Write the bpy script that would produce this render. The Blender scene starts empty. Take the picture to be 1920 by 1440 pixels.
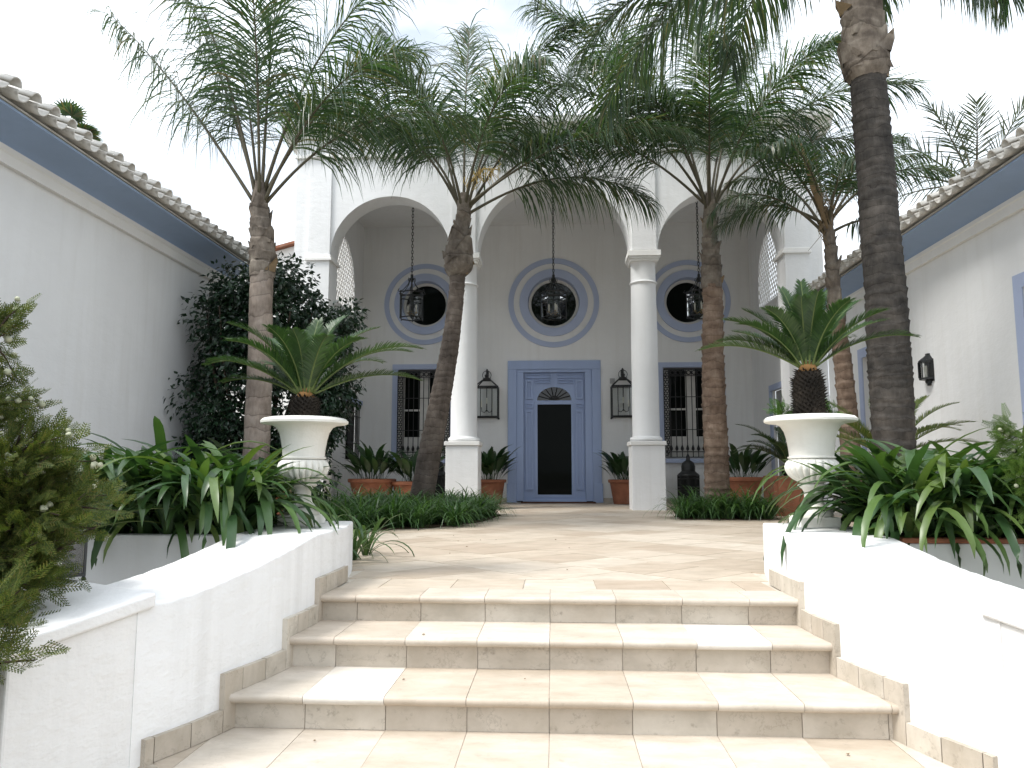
import bpy, bmesh, math, random
import numpy as np
from mathutils import Vector, Matrix
R = math.radians
SC = bpy.context.scene
COL = SC.collection
# ------------------------------------------------------------------ camera
cd = bpy.data.cameras.new('camera'); cam = bpy.data.objects.new('camera', cd); COL.objects.link(cam)
cd.sensor_fit = 'HORIZONTAL'; cd.sensor_width = 36.0; cd.lens = 27.0
cd.clip_start = 0.05; cd.clip_end = 3000
cam.location = (0, 0, 0.68)
cam.rotation_euler = (R(90 + 6.537), 0, R(3.159))
SC.camera = cam
# ------------------------------------------------------------------ world and sun
SUN_EL, SUN_AZ = 56.0, 207.0           # degrees; azimuth measured from +X towards +Y
sd = Vector((math.cos(R(SUN_EL)) * math.cos(R(SUN_AZ)), math.cos(R(SUN_EL)) * math.sin(R(SUN_AZ)), math.sin(R(SUN_EL))))
W = bpy.data.worlds.new('World'); SC.world = W; W.use_nodes = True
nt = W.node_tree; nt.nodes.clear()
out = nt.nodes.new('ShaderNodeOutputWorld'); bg = nt.nodes.new('ShaderNodeBackground')
sky = nt.nodes.new('ShaderNodeTexSky'); sky.sky_type = 'NISHITA'; sky.sun_disc = False
sky.sun_elevation = R(SUN_EL); sky.sun_rotation = math.atan2(sd.x, sd.y)
sky.air_density = 1.2; sky.dust_density = 3.0; sky.ozone_density = 1.0
tc = nt.nodes.new('ShaderNodeTexCoord'); mp = nt.nodes.new('ShaderNodeMapping'); mp.inputs['Scale'].default_value = (1.2, 1.2, 2.6)
nz = nt.nodes.new('ShaderNodeTexNoise'); nz.inputs['Scale'].default_value = 1.6; nz.inputs['Detail'].default_value = 6
rp = nt.nodes.new('ShaderNodeValToRGB'); rp.color_ramp.elements[0].position = 0.36; rp.color_ramp.elements[0].color = (.3, .3, .3, 1)
rp.color_ramp.elements[1].position = 0.55; rp.color_ramp.elements[1].color = (1, 1, 1, 1)
mx = nt.nodes.new('ShaderNodeMixRGB'); mx.inputs['Color2'].default_value = (11.7, 12.5, 13.4, 1)
L = nt.links.new
L(tc.outputs['Generated'], mp.inputs['Vector']); L(mp.outputs['Vector'], nz.inputs['Vector']); L(nz.outputs['Fac'], rp.inputs['Fac'])
L(rp.outputs['Color'], mx.inputs['Fac']); L(sky.outputs['Color'], mx.inputs['Color1']); L(mx.outputs['Color'], bg.inputs['Color'])
sp = nt.nodes.new('ShaderNodeSeparateXYZ'); L(tc.outputs['Generated'], sp.inputs[0])
gr = nt.nodes.new('ShaderNodeMath'); gr.operation = 'MULTIPLY_ADD'; gr.use_clamp = False; gr.inputs[1].default_value = .55; gr.inputs[2].default_value = .62; L(sp.outputs['Z'], gr.inputs[0])
gm = nt.nodes.new('ShaderNodeMath'); gm.operation = 'MAXIMUM'; gm.inputs[1].default_value = .62; L(gr.outputs[0], gm.inputs[0])
gs = nt.nodes.new('ShaderNodeMath'); gs.operation = 'MULTIPLY'; gs.inputs[1].default_value = 0.086; L(gm.outputs[0], gs.inputs[0])
L(gs.outputs[0], bg.inputs['Strength']); L(bg.outputs['Background'], out.inputs['Surface'])
sl = bpy.data.lights.new('sun', 'SUN'); so = bpy.data.objects.new('sun', sl); COL.objects.link(so)
sl.energy = 2.0; sl.angle = R(18); sl.color = (1.0, .97, .92)
so.rotation_euler = sd.to_track_quat('Z', 'Y').to_euler(); so.location = (-12, -4, 24)
vs = SC.view_settings; vs.view_transform = 'Standard'; vs.look = 'None'; vs.gamma = 1; vs.use_curve_mapping = False
vs.exposure = 1.03
SC.cycles.use_denoising = True
SC.cycles.max_bounces = 8; SC.cycles.transparent_max_bounces = 16
rnd = random.Random(7)

# ------------------------------------------------------------------ materials
def newmat(name):
    m = bpy.data.materials.new(name); m.use_nodes = True; n = m.node_tree.nodes; n.clear()
    o = n.new('ShaderNodeOutputMaterial'); p = n.new('ShaderNodeBsdfPrincipled'); m.node_tree.links.new(p.outputs[0], o.inputs[0])
    return m, m.node_tree, p, o
def node(t, typ, **kw):
    n = t.nodes.new(typ)
    for k, v in kw.items():
        if k in n.inputs: n.inputs[k].default_value = v
        else: setattr(n, k, v)
    return n
def ramp(t, fac, stops):
    r = t.nodes.new('ShaderNodeValToRGB'); e = r.color_ramp.elements
    while len(e) < len(stops): e.new(0.5)
    for i, (p, c) in enumerate(stops): e[i].position = p; e[i].color = (*c, 1)
    t.links.new(fac, r.inputs['Fac']); return r.outputs['Color']
def mixc(t, fac, a, b, mode='MIX'):
    m = t.nodes.new('ShaderNodeMixRGB'); m.blend_type = mode
    for i, x in ((0, fac), (1, a), (2, b)):
        if hasattr(x, 'is_output'): t.links.new(x, m.inputs[i])
        else: m.inputs[i].default_value = x if i == 0 else (*x, 1)
    return m.outputs[0]
def noise(t, scale, detail=5, coord='Object', rough=.6, mapscale=None):
    c = t.nodes.new('ShaderNodeTexCoord'); n = node(t, 'ShaderNodeTexNoise', Scale=scale, Detail=detail, Roughness=rough)
    if mapscale:
        m = t.nodes.new('ShaderNodeMapping'); m.inputs['Scale'].default_value = mapscale
        t.links.new(c.outputs[coord], m.inputs['Vector']); t.links.new(m.outputs['Vector'], n.inputs['Vector'])
    else: t.links.new(c.outputs[coord], n.inputs['Vector'])
    return n.outputs['Fac']
def bump(t, p, h, strength=.3, dist=.01):
    b = node(t, 'ShaderNodeBump', Strength=strength, Distance=dist); t.links.new(h, b.inputs['Height']); t.links.new(b.outputs[0], p.inputs['Normal'])
def plaster(name, col, stain=(.52, .5, .46), amount=.35, rough=.85, bs=.25):
    m, t, p, o = newmat(name)
    n1 = noise(t, .9, 7); n2 = noise(t, 2.6, 7, mapscale=(3, 3, .22)); n3 = noise(t, 55, 4); n5 = noise(t, 26, 8, rough=.75)
    a = ramp(t, n1, [(.30, (0, 0, 0)), (.70, (1, 1, 1))]); b = ramp(t, n2, [(.47, (0, 0, 0)), (.78, (1, 1, 1))])
    mm = t.nodes.new('ShaderNodeMath'); mm.operation = 'MULTIPLY'; t.links.new(a, mm.inputs[0]); t.links.new(b, mm.inputs[1])
    m2 = t.nodes.new('ShaderNodeMath'); m2.operation = 'MULTIPLY'; t.links.new(mm.outputs[0], m2.inputs[0]); m2.inputs[1].default_value = amount
    c0 = mixc(t, a, tuple(x * .93 for x in col), tuple(min(.86, x * 1.02) for x in col))
    c = mixc(t, m2.outputs[0], c0, stain)
    sp5 = ramp(t, n5, [(.70, (0, 0, 0)), (.78, (1, 1, 1))]); m5 = t.nodes.new('ShaderNodeMath'); m5.operation = 'MULTIPLY'; t.links.new(sp5, m5.inputs[0]); m5.inputs[1].default_value = amount * .8
    c = mixc(t, m5.outputs[0], c, tuple(x * .62 for x in stain)); t.links.new(c, p.inputs['Base Color']); p.inputs['Roughness'].default_value = rough
    big = noise(t, 5, 4, mapscale=(1, 1, 1.6)); ad = t.nodes.new('ShaderNodeMath'); ad.operation = 'MULTIPLY_ADD'; ad.inputs[1].default_value = .18
    t.links.new(n3, ad.inputs[0]); t.links.new(big, ad.inputs[2]); bump(t, p, ad.outputs[0], bs, .03)
    return m
M = {}
M['plaster'] = plaster('white_plaster', (.785, .79, .79))
M['plaster_wall'] = plaster('rough_white_plaster', (.79, .785, .775), (.38, .36, .33), .5, bs=.45)
M['trim'] = plaster('white_trim', (.81, .80, .775), amount=.2, bs=.12)
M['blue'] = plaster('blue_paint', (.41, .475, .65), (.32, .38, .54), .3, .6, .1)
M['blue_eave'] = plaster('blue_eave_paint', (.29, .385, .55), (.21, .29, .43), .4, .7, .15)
M['door_blue'] = plaster('blue_door_paint', (.34, .43, .65), (.24, .31, .49), .5, .5, .1)
M['urn'] = plaster('urn_paint', (.80, .79, .74), (.42, .37, .28), .5, .65, .3)
def stone(name, c1, c2, c3, dirt=.5):
    m, t, p, o = newmat(name)
    oi = t.nodes.new('ShaderNodeObjectInfo'); c = t.nodes.new('ShaderNodeTexCoord')
    ofs = t.nodes.new('ShaderNodeVectorMath'); ofs.operation = 'SCALE'; cmb = t.nodes.new('ShaderNodeCombineXYZ')
    for i in range(3): t.links.new(oi.outputs['Random'], cmb.inputs[i])
    t.links.new(cmb.outputs[0], ofs.inputs[0]); ofs.inputs['Scale'].default_value = 37.0
    ad = t.nodes.new('ShaderNodeVectorMath'); ad.operation = 'ADD'; t.links.new(c.outputs['Object'], ad.inputs[0]); t.links.new(ofs.outputs[0], ad.inputs[1])
    def nz(s, d, ms=None):
        n = node(t, 'ShaderNodeTexNoise', Scale=s, Detail=d, Roughness=.65)
        if ms:
            mpp = t.nodes.new('ShaderNodeMapping'); mpp.inputs['Scale'].default_value = ms; t.links.new(ad.outputs[0], mpp.inputs['Vector']); t.links.new(mpp.outputs[0], n.inputs['Vector'])
        else: t.links.new(ad.outputs[0], n.inputs['Vector'])
        return n.outputs['Fac']
    base = ramp(t, oi.outputs['Random'], [(0, c1), (.5, c2), (1, c3)])
    n1 = nz(4, 6, (1, 2.2, 1)); v = ramp(t, n1, [(.3, (.80, .77, .72)), (.7, (1.08, 1.07, 1.06))])
    col = mixc(t, 1.0, base, v, 'MULTIPLY')
    n2 = nz(16, 8); pit = ramp(t, n2, [(.60, (0, 0, 0)), (.74, (1, 1, 1))])
    m2 = t.nodes.new('ShaderNodeMath'); m2.operation = 'MULTIPLY'; t.links.new(pit, m2.inputs[0]); m2.inputs[1].default_value = dirt
    col = mixc(t, m2.outputs[0], col, (.27, .235, .19))
    n6 = nz(2.6, 7, (1, 1, 1.8)); st = ramp(t, n6, [(.50, (0, 0, 0)), (.72, (1, 1, 1))]); m6 = t.nodes.new('ShaderNodeMath'); m6.operation = 'MULTIPLY'; t.links.new(st, m6.inputs[0]); m6.inputs[1].default_value = dirt * .55
    col = mixc(t, m6.outputs[0], col, (.30, .265, .215))
    n7 = nz(3.1, 9); cr = ramp(t, n7, [(.492, (0, 0, 0)), (.5, (1, 1, 1)), (.508, (0, 0, 0))]); m7 = t.nodes.new('ShaderNodeMath'); m7.operation = 'MULTIPLY'; t.links.new(cr, m7.inputs[0]); m7.inputs[1].default_value = dirt * .45
    col = mixc(t, m7.outputs[0], col, (.25, .215, .17))
    t.links.new(col, p.inputs['Base Color']); p.inputs['Roughness'].default_value = .62
    bump(t, p, n2, .25, .006)
    return m
M['tread'] = stone('cream_travertine', (.47, .405, .33), (.53, .47, .40), (.58, .535, .47), .45)
M['tread_new'] = stone('clean_white_limestone', (.66, .63, .58), (.67, .64, .59), (.68, .65, .61), .15)
M['riser'] = stone('weathered_travertine', (.48, .43, .365), (.53, .485, .42), (.58, .54, .475), 1.0)
M['paving'] = stone('paving_travertine', (.44, .365, .29), (.51, .44, .36), (.58, .52, .445), .45)
def simple(name, col, rough=.5, metal=0., var=.15, scale=8, bs=.1, spec=.5):
    m, t, p, o = newmat(name); n = noise(t, scale, 5)
    c = mixc(t, n, tuple(x * (1 - var) for x in col), tuple(x * (1 + var) for x in col)); t.links.new(c, p.inputs['Base Color'])
    p.inputs['Roughness'].default_value = rough; p.inputs['Metallic'].default_value = metal; p.inputs['Specular IOR Level'].default_value = spec
    bump(t, p, n, bs, .01); return m
M['iron'] = simple('black_wrought_iron', (.012, .012, .013), .5, 0, .3, 30, .2)
M['lamp_iron'] = simple('dark_lantern_iron', (.014, .016, .017), .45, 0, .3, 30, .2)
M['soil'] = simple('dark_soil', (.05, .036, .025), .95, 0, .5, 18, 1.0, .1)
M['mat'] = simple('brown_doormat', (.10, .05, .035), .95, 0, .3, 60, .8, .1)
M['candle'] = simple('candle_white', (.7, .68, .6), .5)
M['brass'] = simple('dark_brass', (.22, .15, .06), .4, .8)
M['grass_ground'] = simple('gravel_ground', (.20, .18, .15), .95, 0, .3, 3, .6, .1)
M['roof_plain'] = simple('roof_bedding', (.42, .40, .36), .9, 0, .3, 3, .4, .1)
M['dead'] = simple('dry_palm_sheath', (.20, .145, .085), .8, 0, .35, 14, .5, .2)
M['grey_metal'] = simple('grey_casing', (.35, .35, .35), .5)
M['shutter'] = simple('white_window_wood', (.62, .61, .58), .6)
def terracotta():
    m, t, p, o = newmat('terracotta'); n = noise(t, 5, 6); n2 = noise(t, 2.2, 6)
    c = ramp(t, n, [(.3, (.20, .075, .04)), (.6, (.30, .115, .06)), (.8, (.40, .19, .12))]); f = ramp(t, n2, [(.55, (0, 0, 0)), (.75, (.5, .5, .5))])
    c = mixc(t, f, c, (.42, .33, .27)); t.links.new(c, p.inputs['Base Color']); p.inputs['Roughness'].default_value = .85; bump(t, p, n, .2, .01); return m
M['terracotta'] = terracotta()
def peeling():
    m, t, p, o = newmat('peeling_white_over_terracotta'); n = noise(t, 6, 8); n2 = noise(t, 2, 5, mapscale=(3, 3, .5))
    tcx = t.nodes.new('ShaderNodeTexCoord'); s = t.nodes.new('ShaderNodeSeparateXYZ'); t.links.new(tcx.outputs['Object'], s.inputs[0])
    a = t.nodes.new('ShaderNodeMath'); a.operation = 'MULTIPLY_ADD'; t.links.new(s.outputs['Z'], a.inputs[0]); a.inputs[1].default_value = .30; t.links.new(n, a.inputs[2])
    a2 = t.nodes.new('ShaderNodeMath'); a2.operation = 'MULTIPLY_ADD'; t.links.new(n2, a2.inputs[0]); a2.inputs[1].default_value = .5; t.links.new(a.outputs[0], a2.inputs[2])
    f = ramp(t, a2.outputs[0], [(1.17, (0, 0, 0)), (1.24, (1, 1, 1))])
    c = mixc(t, f, (.66, .68, .67), (.38, .13, .08)); t.links.new(c, p.inputs['Base Color']); p.inputs['Roughness'].default_value = .85; bump(t, p, n, .3, .01); return m
M['peeling'] = peeling()
def tilemat():
    m, t, p, o = newmat('mossy_roof_tile'); n = noise(t, 9, 6)
    c = ramp(t, n, [(.3, (.30, .28, .25)), (.45, (.58, .56, .52)), (.7, (.70, .69, .66))]); t.links.new(c, p.inputs['Base Color']); p.inputs['Roughness'].default_value = .9; bump(t, p, n, .4, .01); return m
M['tile'] = tilemat()
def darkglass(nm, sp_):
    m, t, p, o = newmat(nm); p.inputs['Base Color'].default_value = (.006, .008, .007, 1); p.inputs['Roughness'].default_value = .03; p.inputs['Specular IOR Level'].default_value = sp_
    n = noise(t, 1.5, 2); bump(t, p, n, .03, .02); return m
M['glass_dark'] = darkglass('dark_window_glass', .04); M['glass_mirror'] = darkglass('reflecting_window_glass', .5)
def clearglass():
    m, t, p, o = newmat('lantern_glass'); t.nodes.remove(p)
    tr = node(t, 'ShaderNodeBsdfTransparent'); tr.inputs[0].default_value = (.965, .975, .97, 1); g = node(t, 'ShaderNodeBsdfGlossy', Roughness=.05)
    fr = node(t, 'ShaderNodeFresnel', IOR=1.45); ms = t.nodes.new('ShaderNodeMixShader'); t.links.new(fr.outputs[0], ms.inputs[0]); t.links.new(tr.outputs[0], ms.inputs[1]); t.links.new(g.outputs[0], ms.inputs[2]); t.links.new(ms.outputs[0], o.inputs[0]); return m
M['glass'] = clearglass()
def leaf(name, cols, rough=.4, trans=.25, tcol=None, spec=.5, islands=True):
    m, t, p, o = newmat(name); g = t.nodes.new('ShaderNodeNewGeometry'); oi = t.nodes.new('ShaderNodeObjectInfo')
    src = g.outputs['Random Per Island'] if islands else oi.outputs['Random']
    stops = [(i / (len(cols) - 1), c) for i, c in enumerate(cols)]; c = ramp(t, src, stops)
    n = noise(t, 6, 3); c2 = mixc(t, n, (.75, .75, .75), (1.25, 1.25, 1.2)); c = mixc(t, 1., c, c2, 'MULTIPLY')
    t.links.new(c, p.inputs['Base Color']); p.inputs['Roughness'].default_value = rough; p.inputs['Specular IOR Level'].default_value = spec
    tb = t.nodes.new('ShaderNodeBsdfTranslucent'); ct = mixc(t, 1., c, tcol or (1.5, 1.7, .7), 'MULTIPLY'); t.links.new(ct, tb.inputs[0])
    ms = t.nodes.new('ShaderNodeMixShader'); ms.inputs[0].default_value = trans; t.links.new(p.outputs[0], ms.inputs[1]); t.links.new(tb.outputs[0], ms.inputs[2]); t.links.new(ms.outputs[0], o.inputs[0]); return m
M['palm'] = leaf('palm_leaflet', [(.024, .052, .030), (.032, .066, .036), (.042, .080, .038), (.05, .088, .04), (.07, .10, .042), (.12, .095, .05)], .36, .30)
M['palm_far'] = leaf('grey_palm_leaflet', [(.045, .055, .045), (.065, .08, .055)], .5, .25)
M['palm_yellow'] = leaf('yellow_palm_leaflet', [(.40, .27, .08), (.50, .37, .15), (.33, .27, .10)], .5, .3)
M['cycad'] = leaf('cycad_leaflet', [(.024, .056, .017), (.034, .075, .021), (.05, .10, .027)], .38, .25)
M['cycad_pale'] = leaf('pale_cycad_leaflet', [(.065, .11, .03), (.12, .16, .045), (.20, .21, .07)], .4, .3)
M['aga'] = leaf('strap_leaf', [(.024, .056, .021), (.032, .074, .026), (.042, .090, .029), (.056, .108, .033), (.075, .13, .036), (.10, .145, .04)], .36, .22, islands=False)
M['lily'] = leaf('grassy_leaf', [(.030, .072, .026), (.052, .112, .036), (.085, .16, .05)], .38, .28)
M['aspid'] = leaf('broad_dark_leaf', [(.012, .034, .014), (.02, .05, .018), (.032, .065, .024)], .3, .15)
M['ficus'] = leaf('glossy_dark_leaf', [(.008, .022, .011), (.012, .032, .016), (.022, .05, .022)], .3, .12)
M['thuja'] = leaf('conifer_spray', [(.035, .056, .018), (.056, .085, .022), (.085, .118, .028), (.125, .15, .036), (.15, .125, .045)], .6, .3, spec=.3)
M['thuja_green'] = leaf('fresh_conifer_spray', [(.05, .10, .022), (.085, .15, .03), (.13, .19, .045)], .6, .25, spec=.3)
M['fern'] = leaf('feathery_leaf', [(.06, .14, .02), (.09, .19, .03)], .6, .3)
M['cone'] = simple('pale_cone', (.40, .41, .29), .7, 0, .25, 25, .3)
M['twig'] = simple('twig_bark', (.06, .045, .032), .9, 0, .3, 20, .5, .2)
M['petiole'] = simple('palm_petiole', (.085, .075, .048), .6, 0, .35, 9, .3, .3)
M['cycad_rib'] = simple('cycad_rib', (.12, .16, .05), .5, 0, .3, 9, .2, .3)
M['cone_orange'] = simple('cycad_crown_felt', (.24, .13, .05), .9, 0, .4, 20, .6, .2)
def bark(name, c1, c2, c3, ring=16.):
    m, t, p, o = newmat(name); c = t.nodes.new('ShaderNodeTexCoord'); w = node(t, 'ShaderNodeTexWave', Scale=ring, Distortion=6, Detail=5); w.bands_direction = 'Z'; w.wave_profile = 'SAW'
    w.inputs['Detail Scale'].default_value = 1.5; t.links.new(c.outputs['Object'], w.inputs['Vector'])
    n = noise(t, 5, 7); n2 = noise(t, 22, 7, mapscale=(1.6, 1.6, .35))
    a = ramp(t, n, [(.3, c1), (.5, c2), (.72, c3)]); k = ramp(t, w.outputs['Fac'], [(0, (.35, .33, .32)), (.12, (.9, .9, .9)), (1, (1.1, 1.1, 1.1))])
    a = mixc(t, .7, a, k, 'MULTIPLY'); v = ramp(t, n2, [(.3, (.6, .58, .57)), (.6, (1.1, 1.1, 1.1))]); a = mixc(t, .45, a, v, 'MULTIPLY')
    n4 = noise(t, 1.7, 5); v4 = ramp(t, n4, [(.35, (.6, .6, .6)), (.65, (1.15, 1.13, 1.1))]); a = mixc(t, .8, a, v4, 'MULTIPLY')
    t.links.new(a, p.inputs['Base Color']); p.inputs['Roughness'].default_value = .9; p.inputs['Specular IOR Level'].default_value = .2
    ad = t.nodes.new('ShaderNodeMath'); ad.operation = 'ADD'; t.links.new(w.outputs['Fac'], ad.inputs[0]); t.links.new(n2, ad.inputs[1]); bump(t, p, ad.outputs[0], .6, .02); return m
M['bark_pink'] = bark('pinkish_palm_bark', (.19, .155, .13), (.29, .245, .21), (.37, .325, .285), 1.6)
M['bark_dark'] = bark('dark_palm_bark', (.035, .033, .032), (.072, .066, .060), (.125, .112, .10), 3.2)
M['bark_mid'] = bark('grey_brown_palm_bark', (.075, .062, .053), (.13, .108, .092), (.19, .165, .145), 3.0)
M['bark_brown'] = bark('brown_palm_bark', (.11, .075, .055), (.20, .145, .11), (.30, .235, .185), 2.4)
M['sheath'] = bark('grey_leaf_sheath', (.085, .07, .058), (.19, .162, .135), (.33, .295, .25), .8)
M['husk'] = bark('dark_leaf_base', (.014, .012, .010), (.034, .028, .022), (.075, .06, .046), 3)

# ------------------------------------------------------------------ mesh helpers
class MB:
    def __init__(s): s.v = []; s.f = []
    def add(s, v, f):
        k = len(s.v); s.v.extend([tuple(p) for p in v]); s.f.extend([tuple(i + k for i in q) for q in f]); return s
    def box(s, x0, x1, y0, y1, z0, z1):
        return s.add([(x0, y0, z0), (x1, y0, z0), (x1, y1, z0), (x0, y1, z0), (x0, y0, z1), (x1, y0, z1), (x1, y1, z1), (x0, y1, z1)],
                     [(3, 2, 1, 0), (4, 5, 6, 7), (0, 1, 5, 4), (1, 2, 6, 5), (2, 3, 7, 6), (3, 0, 4, 7)])
    def prism(s, poly, axis, a, b):          # poly of 2D points extruded along an axis: 'x' -> (y,z), 'y' -> (x,z), 'z' -> (x,y)
        def P(q, t): return {'x': (t, q[0], q[1]), 'y': (q[0], t, q[1]), 'z': (q[0], q[1], t)}[axis]
        n = len(poly); v = [P(q, a) for q in poly] + [P(q, b) for q in poly]
        f = [tuple(range(n))[::-1], tuple(range(n, 2 * n))] + [(i, (i + 1) % n, (i + 1) % n + n, i + n) for i in range(n)]
        return s.add(v, f)
    def tube(s, pts, rad, n=6, cap=True, closed=False):
        pts = [Vector(p) for p in pts]; m = len(pts); rad = rad if hasattr(rad, '__len__') else [rad] * m
        v = []; up = Vector((.13, .27, .95)).normalized(); prev = None
        for i, p in enumerate(pts):
            t = (pts[(i + 1) % m] - pts[i - 1]) if (closed or 0 < i < m - 1) else (pts[1] - pts[0] if i == 0 else pts[-1] - pts[-2])
            t.normalize(); a = prev if prev is not None else t.cross(up)
            if a.length < 1e-4: a = t.cross(Vector((1, 0, 0)))
            a = (a - t * a.dot(t)).normalized(); b = t.cross(a); prev = a
            for k in range(n):
                th = 2 * math.pi * k / n; v.append(p + (a * math.cos(th) + b * math.sin(th)) * rad[i])
        f = []
        for i in range(m if closed else m - 1):
            j = (i + 1) % m
            for k in range(n): k2 = (k + 1) % n; f.append((i * n + k, i * n + k2, j * n + k2, j * n + k))
        if cap and not closed: f.append(tuple(range(n))[::-1]); f.append(tuple(range((m - 1) * n, m * n)))
        return s.add(v, f)
    def lathe(s, prof, n=32, c=(0, 0, 0), rf=None, cap=True):
        v = []
        for i, (r, z) in enumerate(prof):
            for k in range(n):
                th = 2 * math.pi * k / n; rr = rf(r, z, th) if rf else r; v.append((c[0] + rr * math.cos(th), c[1] + rr * math.sin(th), c[2] + z))
        f = []
        for i in range(len(prof) - 1):
            for k in range(n): k2 = (k + 1) % n; f.append((i * n + k, i * n + k2, (i + 1) * n + k2, (i + 1) * n + k))
        if cap: f.append(tuple(range(n))[::-1]); f.append(tuple(range((len(prof) - 1) * n, len(prof) * n)))
        return s.add(v, f)
    def mesh(s, name, mat, smooth=False):
        me = bpy.data.meshes.new(name); me.from_pydata(s.v, [], s.f); me.update()
        if smooth: me.shade_smooth()
        if mat: me.materials.append(M[mat] if isinstance(mat, str) else mat)
        return me
    def build(s, name, mat, parent=None, smooth=False, bevel=0, auto=None):
        o = bpy.data.objects.new(name, s.mesh(name, mat, smooth)); COL.objects.link(o); o.parent = parent
        if bevel:
            b = o.modifiers.new('bevel', 'BEVEL'); b.width = bevel; b.segments = 2; b.limit_method = 'ANGLE'; b.angle_limit = R(40)
        if auto:
            bm = bmesh.new(); bm.from_mesh(o.data)
            for e in bm.edges: e.smooth = len(e.link_faces) == 2 and e.calc_face_angle(3.1) < R(auto)
            for f in bm.faces: f.smooth = True
            bm.to_mesh(o.data); bm.free()
        return o
def mesh_np(name, v, f, mat, parent=None, smooth=False):
    me = bpy.data.meshes.new(name); v = np.asarray(v, np.float32)
    if len({len(q) for q in f[:400]} | {len(f[-1])}) == 1:
        fa = np.asarray(f, np.int32); n, k = fa.shape; me.vertices.add(len(v)); me.vertices.foreach_set('co', v.ravel()); me.loops.add(n * k); me.loops.foreach_set('vertex_index', fa.ravel())
        me.polygons.add(n); me.polygons.foreach_set('loop_start', np.arange(0, n * k, k, dtype=np.int32)); me.update(calc_edges=True)
    else: me.from_pydata(v.tolist(), [], f); me.update()
    if smooth: me.shade_smooth()
    me.materials.append(M[mat]); o = bpy.data.objects.new(name, me); COL.objects.link(o); o.parent = parent; return o
def scatter(tv, tf, mats):
    tv = np.asarray(tv, float); mats = np.asarray(mats); n, k = len(mats), len(tv)
    h = np.concatenate([tv, np.ones((k, 1))], 1); v = np.einsum('nij,kj->nki', mats, h)[:, :, :3].reshape(-1, 3)
    f = []
    for q in tf: f.append(np.arange(n)[:, None] * k + np.asarray(q)[None, :])
    fl = []
    for a in f: fl.extend(map(tuple, a.tolist()))
    return v, fl
def frame(pos, d, n=None, s=1.0, roll=0.0):     # matrix with +Y along d, +Z near n
    d = Vector(d).normalized(); n = Vector(n or (0, 0, 1)); x = d.cross(n)
    if x.length < 1e-3: x = d.cross(Vector((1, 0, 0)))
    x.normalize(); z = x.cross(d); m = Matrix((x, d, z)).transposed().to_4x4()
    m = m @ Matrix.Rotation(roll, 4, 'Y') @ Matrix.Scale(s, 4); m.translation = pos; return np.array(m)
def thing(name, label, cat, loc=(0, 0, 0), rz=0, group=None):
    o = bpy.data.objects.new(name, None); COL.objects.link(o); o.location = loc; o.rotation_euler = (0, 0, rz); o.empty_display_size = .1
    return tag(o, label, cat, group)
def tag(o, label, cat, group=None):
    o['label'] = label; o['category'] = cat
    if group: o['group'] = group
    return o
def struct(o): o['kind'] = 'structure'; return o
def share(name, me, parent, loc=(0, 0, 0), rot=(0, 0, 0), sc=(1, 1, 1)):
    o = bpy.data.objects.new(name, me); COL.objects.link(o); o.parent = parent; o.location = loc; o.rotation_euler = rot; o.scale = sc; return o
def copy_tree(o, parent=None):
    c = o.copy(); COL.objects.link(c); c.parent = parent
    for ch in list(o.children): copy_tree(ch, c)
    return c
def arc(cx, cz, r, a0, a1, n): return [(cx + r * math.cos(R(a0 + (a1 - a0) * i / n)), cz + r * math.sin(R(a0 + (a1 - a0) * i / n))) for i in range(n + 1)]
def plate(outer, holes, axis, a, b):
    """flat slab with holes; outlines are 2D loops, slab spans a..b along the axis"""
    def P(q, t): return {'x': (t, q[0], q[1]), 'y': (q[0], t, q[1]), 'z': (q[0], q[1], t)}[axis]
    bm = bmesh.new(); loops = [outer] + list(holes)
    for t in (a, b):
        es = []
        for lp in loops:
            vv = [bm.verts.new(P(q, t)) for q in lp]; es += [bm.edges.new((vv[i], vv[(i + 1) % len(vv)])) for i in range(len(vv))]
        bmesh.ops.triangle_fill(bm, use_beauty=True, use_dissolve=False, edges=es)
    for lp in loops:
        va = [bm.verts.new(P(q, a)) for q in lp]; vb = [bm.verts.new(P(q, b)) for q in lp]; n = len(lp)
        for i in range(n): bm.faces.new((va[i], va[(i + 1) % n], vb[(i + 1) % n], vb[i]))
    bmesh.ops.remove_doubles(bm, verts=bm.verts, dist=1e-5); bmesh.ops.recalc_face_normals(bm, faces=bm.faces)
    mb = MB(); bm.verts.ensure_lookup_table(); bm.verts.index_update(); mb.v = [tuple(v.co) for v in bm.verts]; mb.f = [tuple(v.index for v in f.verts) for f in bm.faces]; bm.free(); return mb
def catmull(pts, k):
    pts = [Vector(p) for p in pts]; P = [pts[0]] + pts + [pts[-1]]; o = []
    for i in range(1, len(P) - 2):
        for j in range(k):
            t = j / k; a, b, c, d = P[i - 1], P[i], P[i + 1], P[i + 2]
            o.append(.5 * ((2 * b) + (c - a) * t + (2 * a - 5 * b + 4 * c - d) * t * t + (3 * b - a - 3 * c + d) * t ** 3))
    o.append(pts[-1]); return o
def ring_pts(c, r, axis, n=16):
    o = []
    for i in range(n):
        a, b = r * math.cos(2 * math.pi * i / n), r * math.sin(2 * math.pi * i / n)
        o.append({'x': (c[0], c[1] + a, c[2] + b), 'y': (c[0] + a, c[1], c[2] + b), 'z': (c[0] + a, c[1] + b, c[2])}[axis])
    return o

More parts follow.
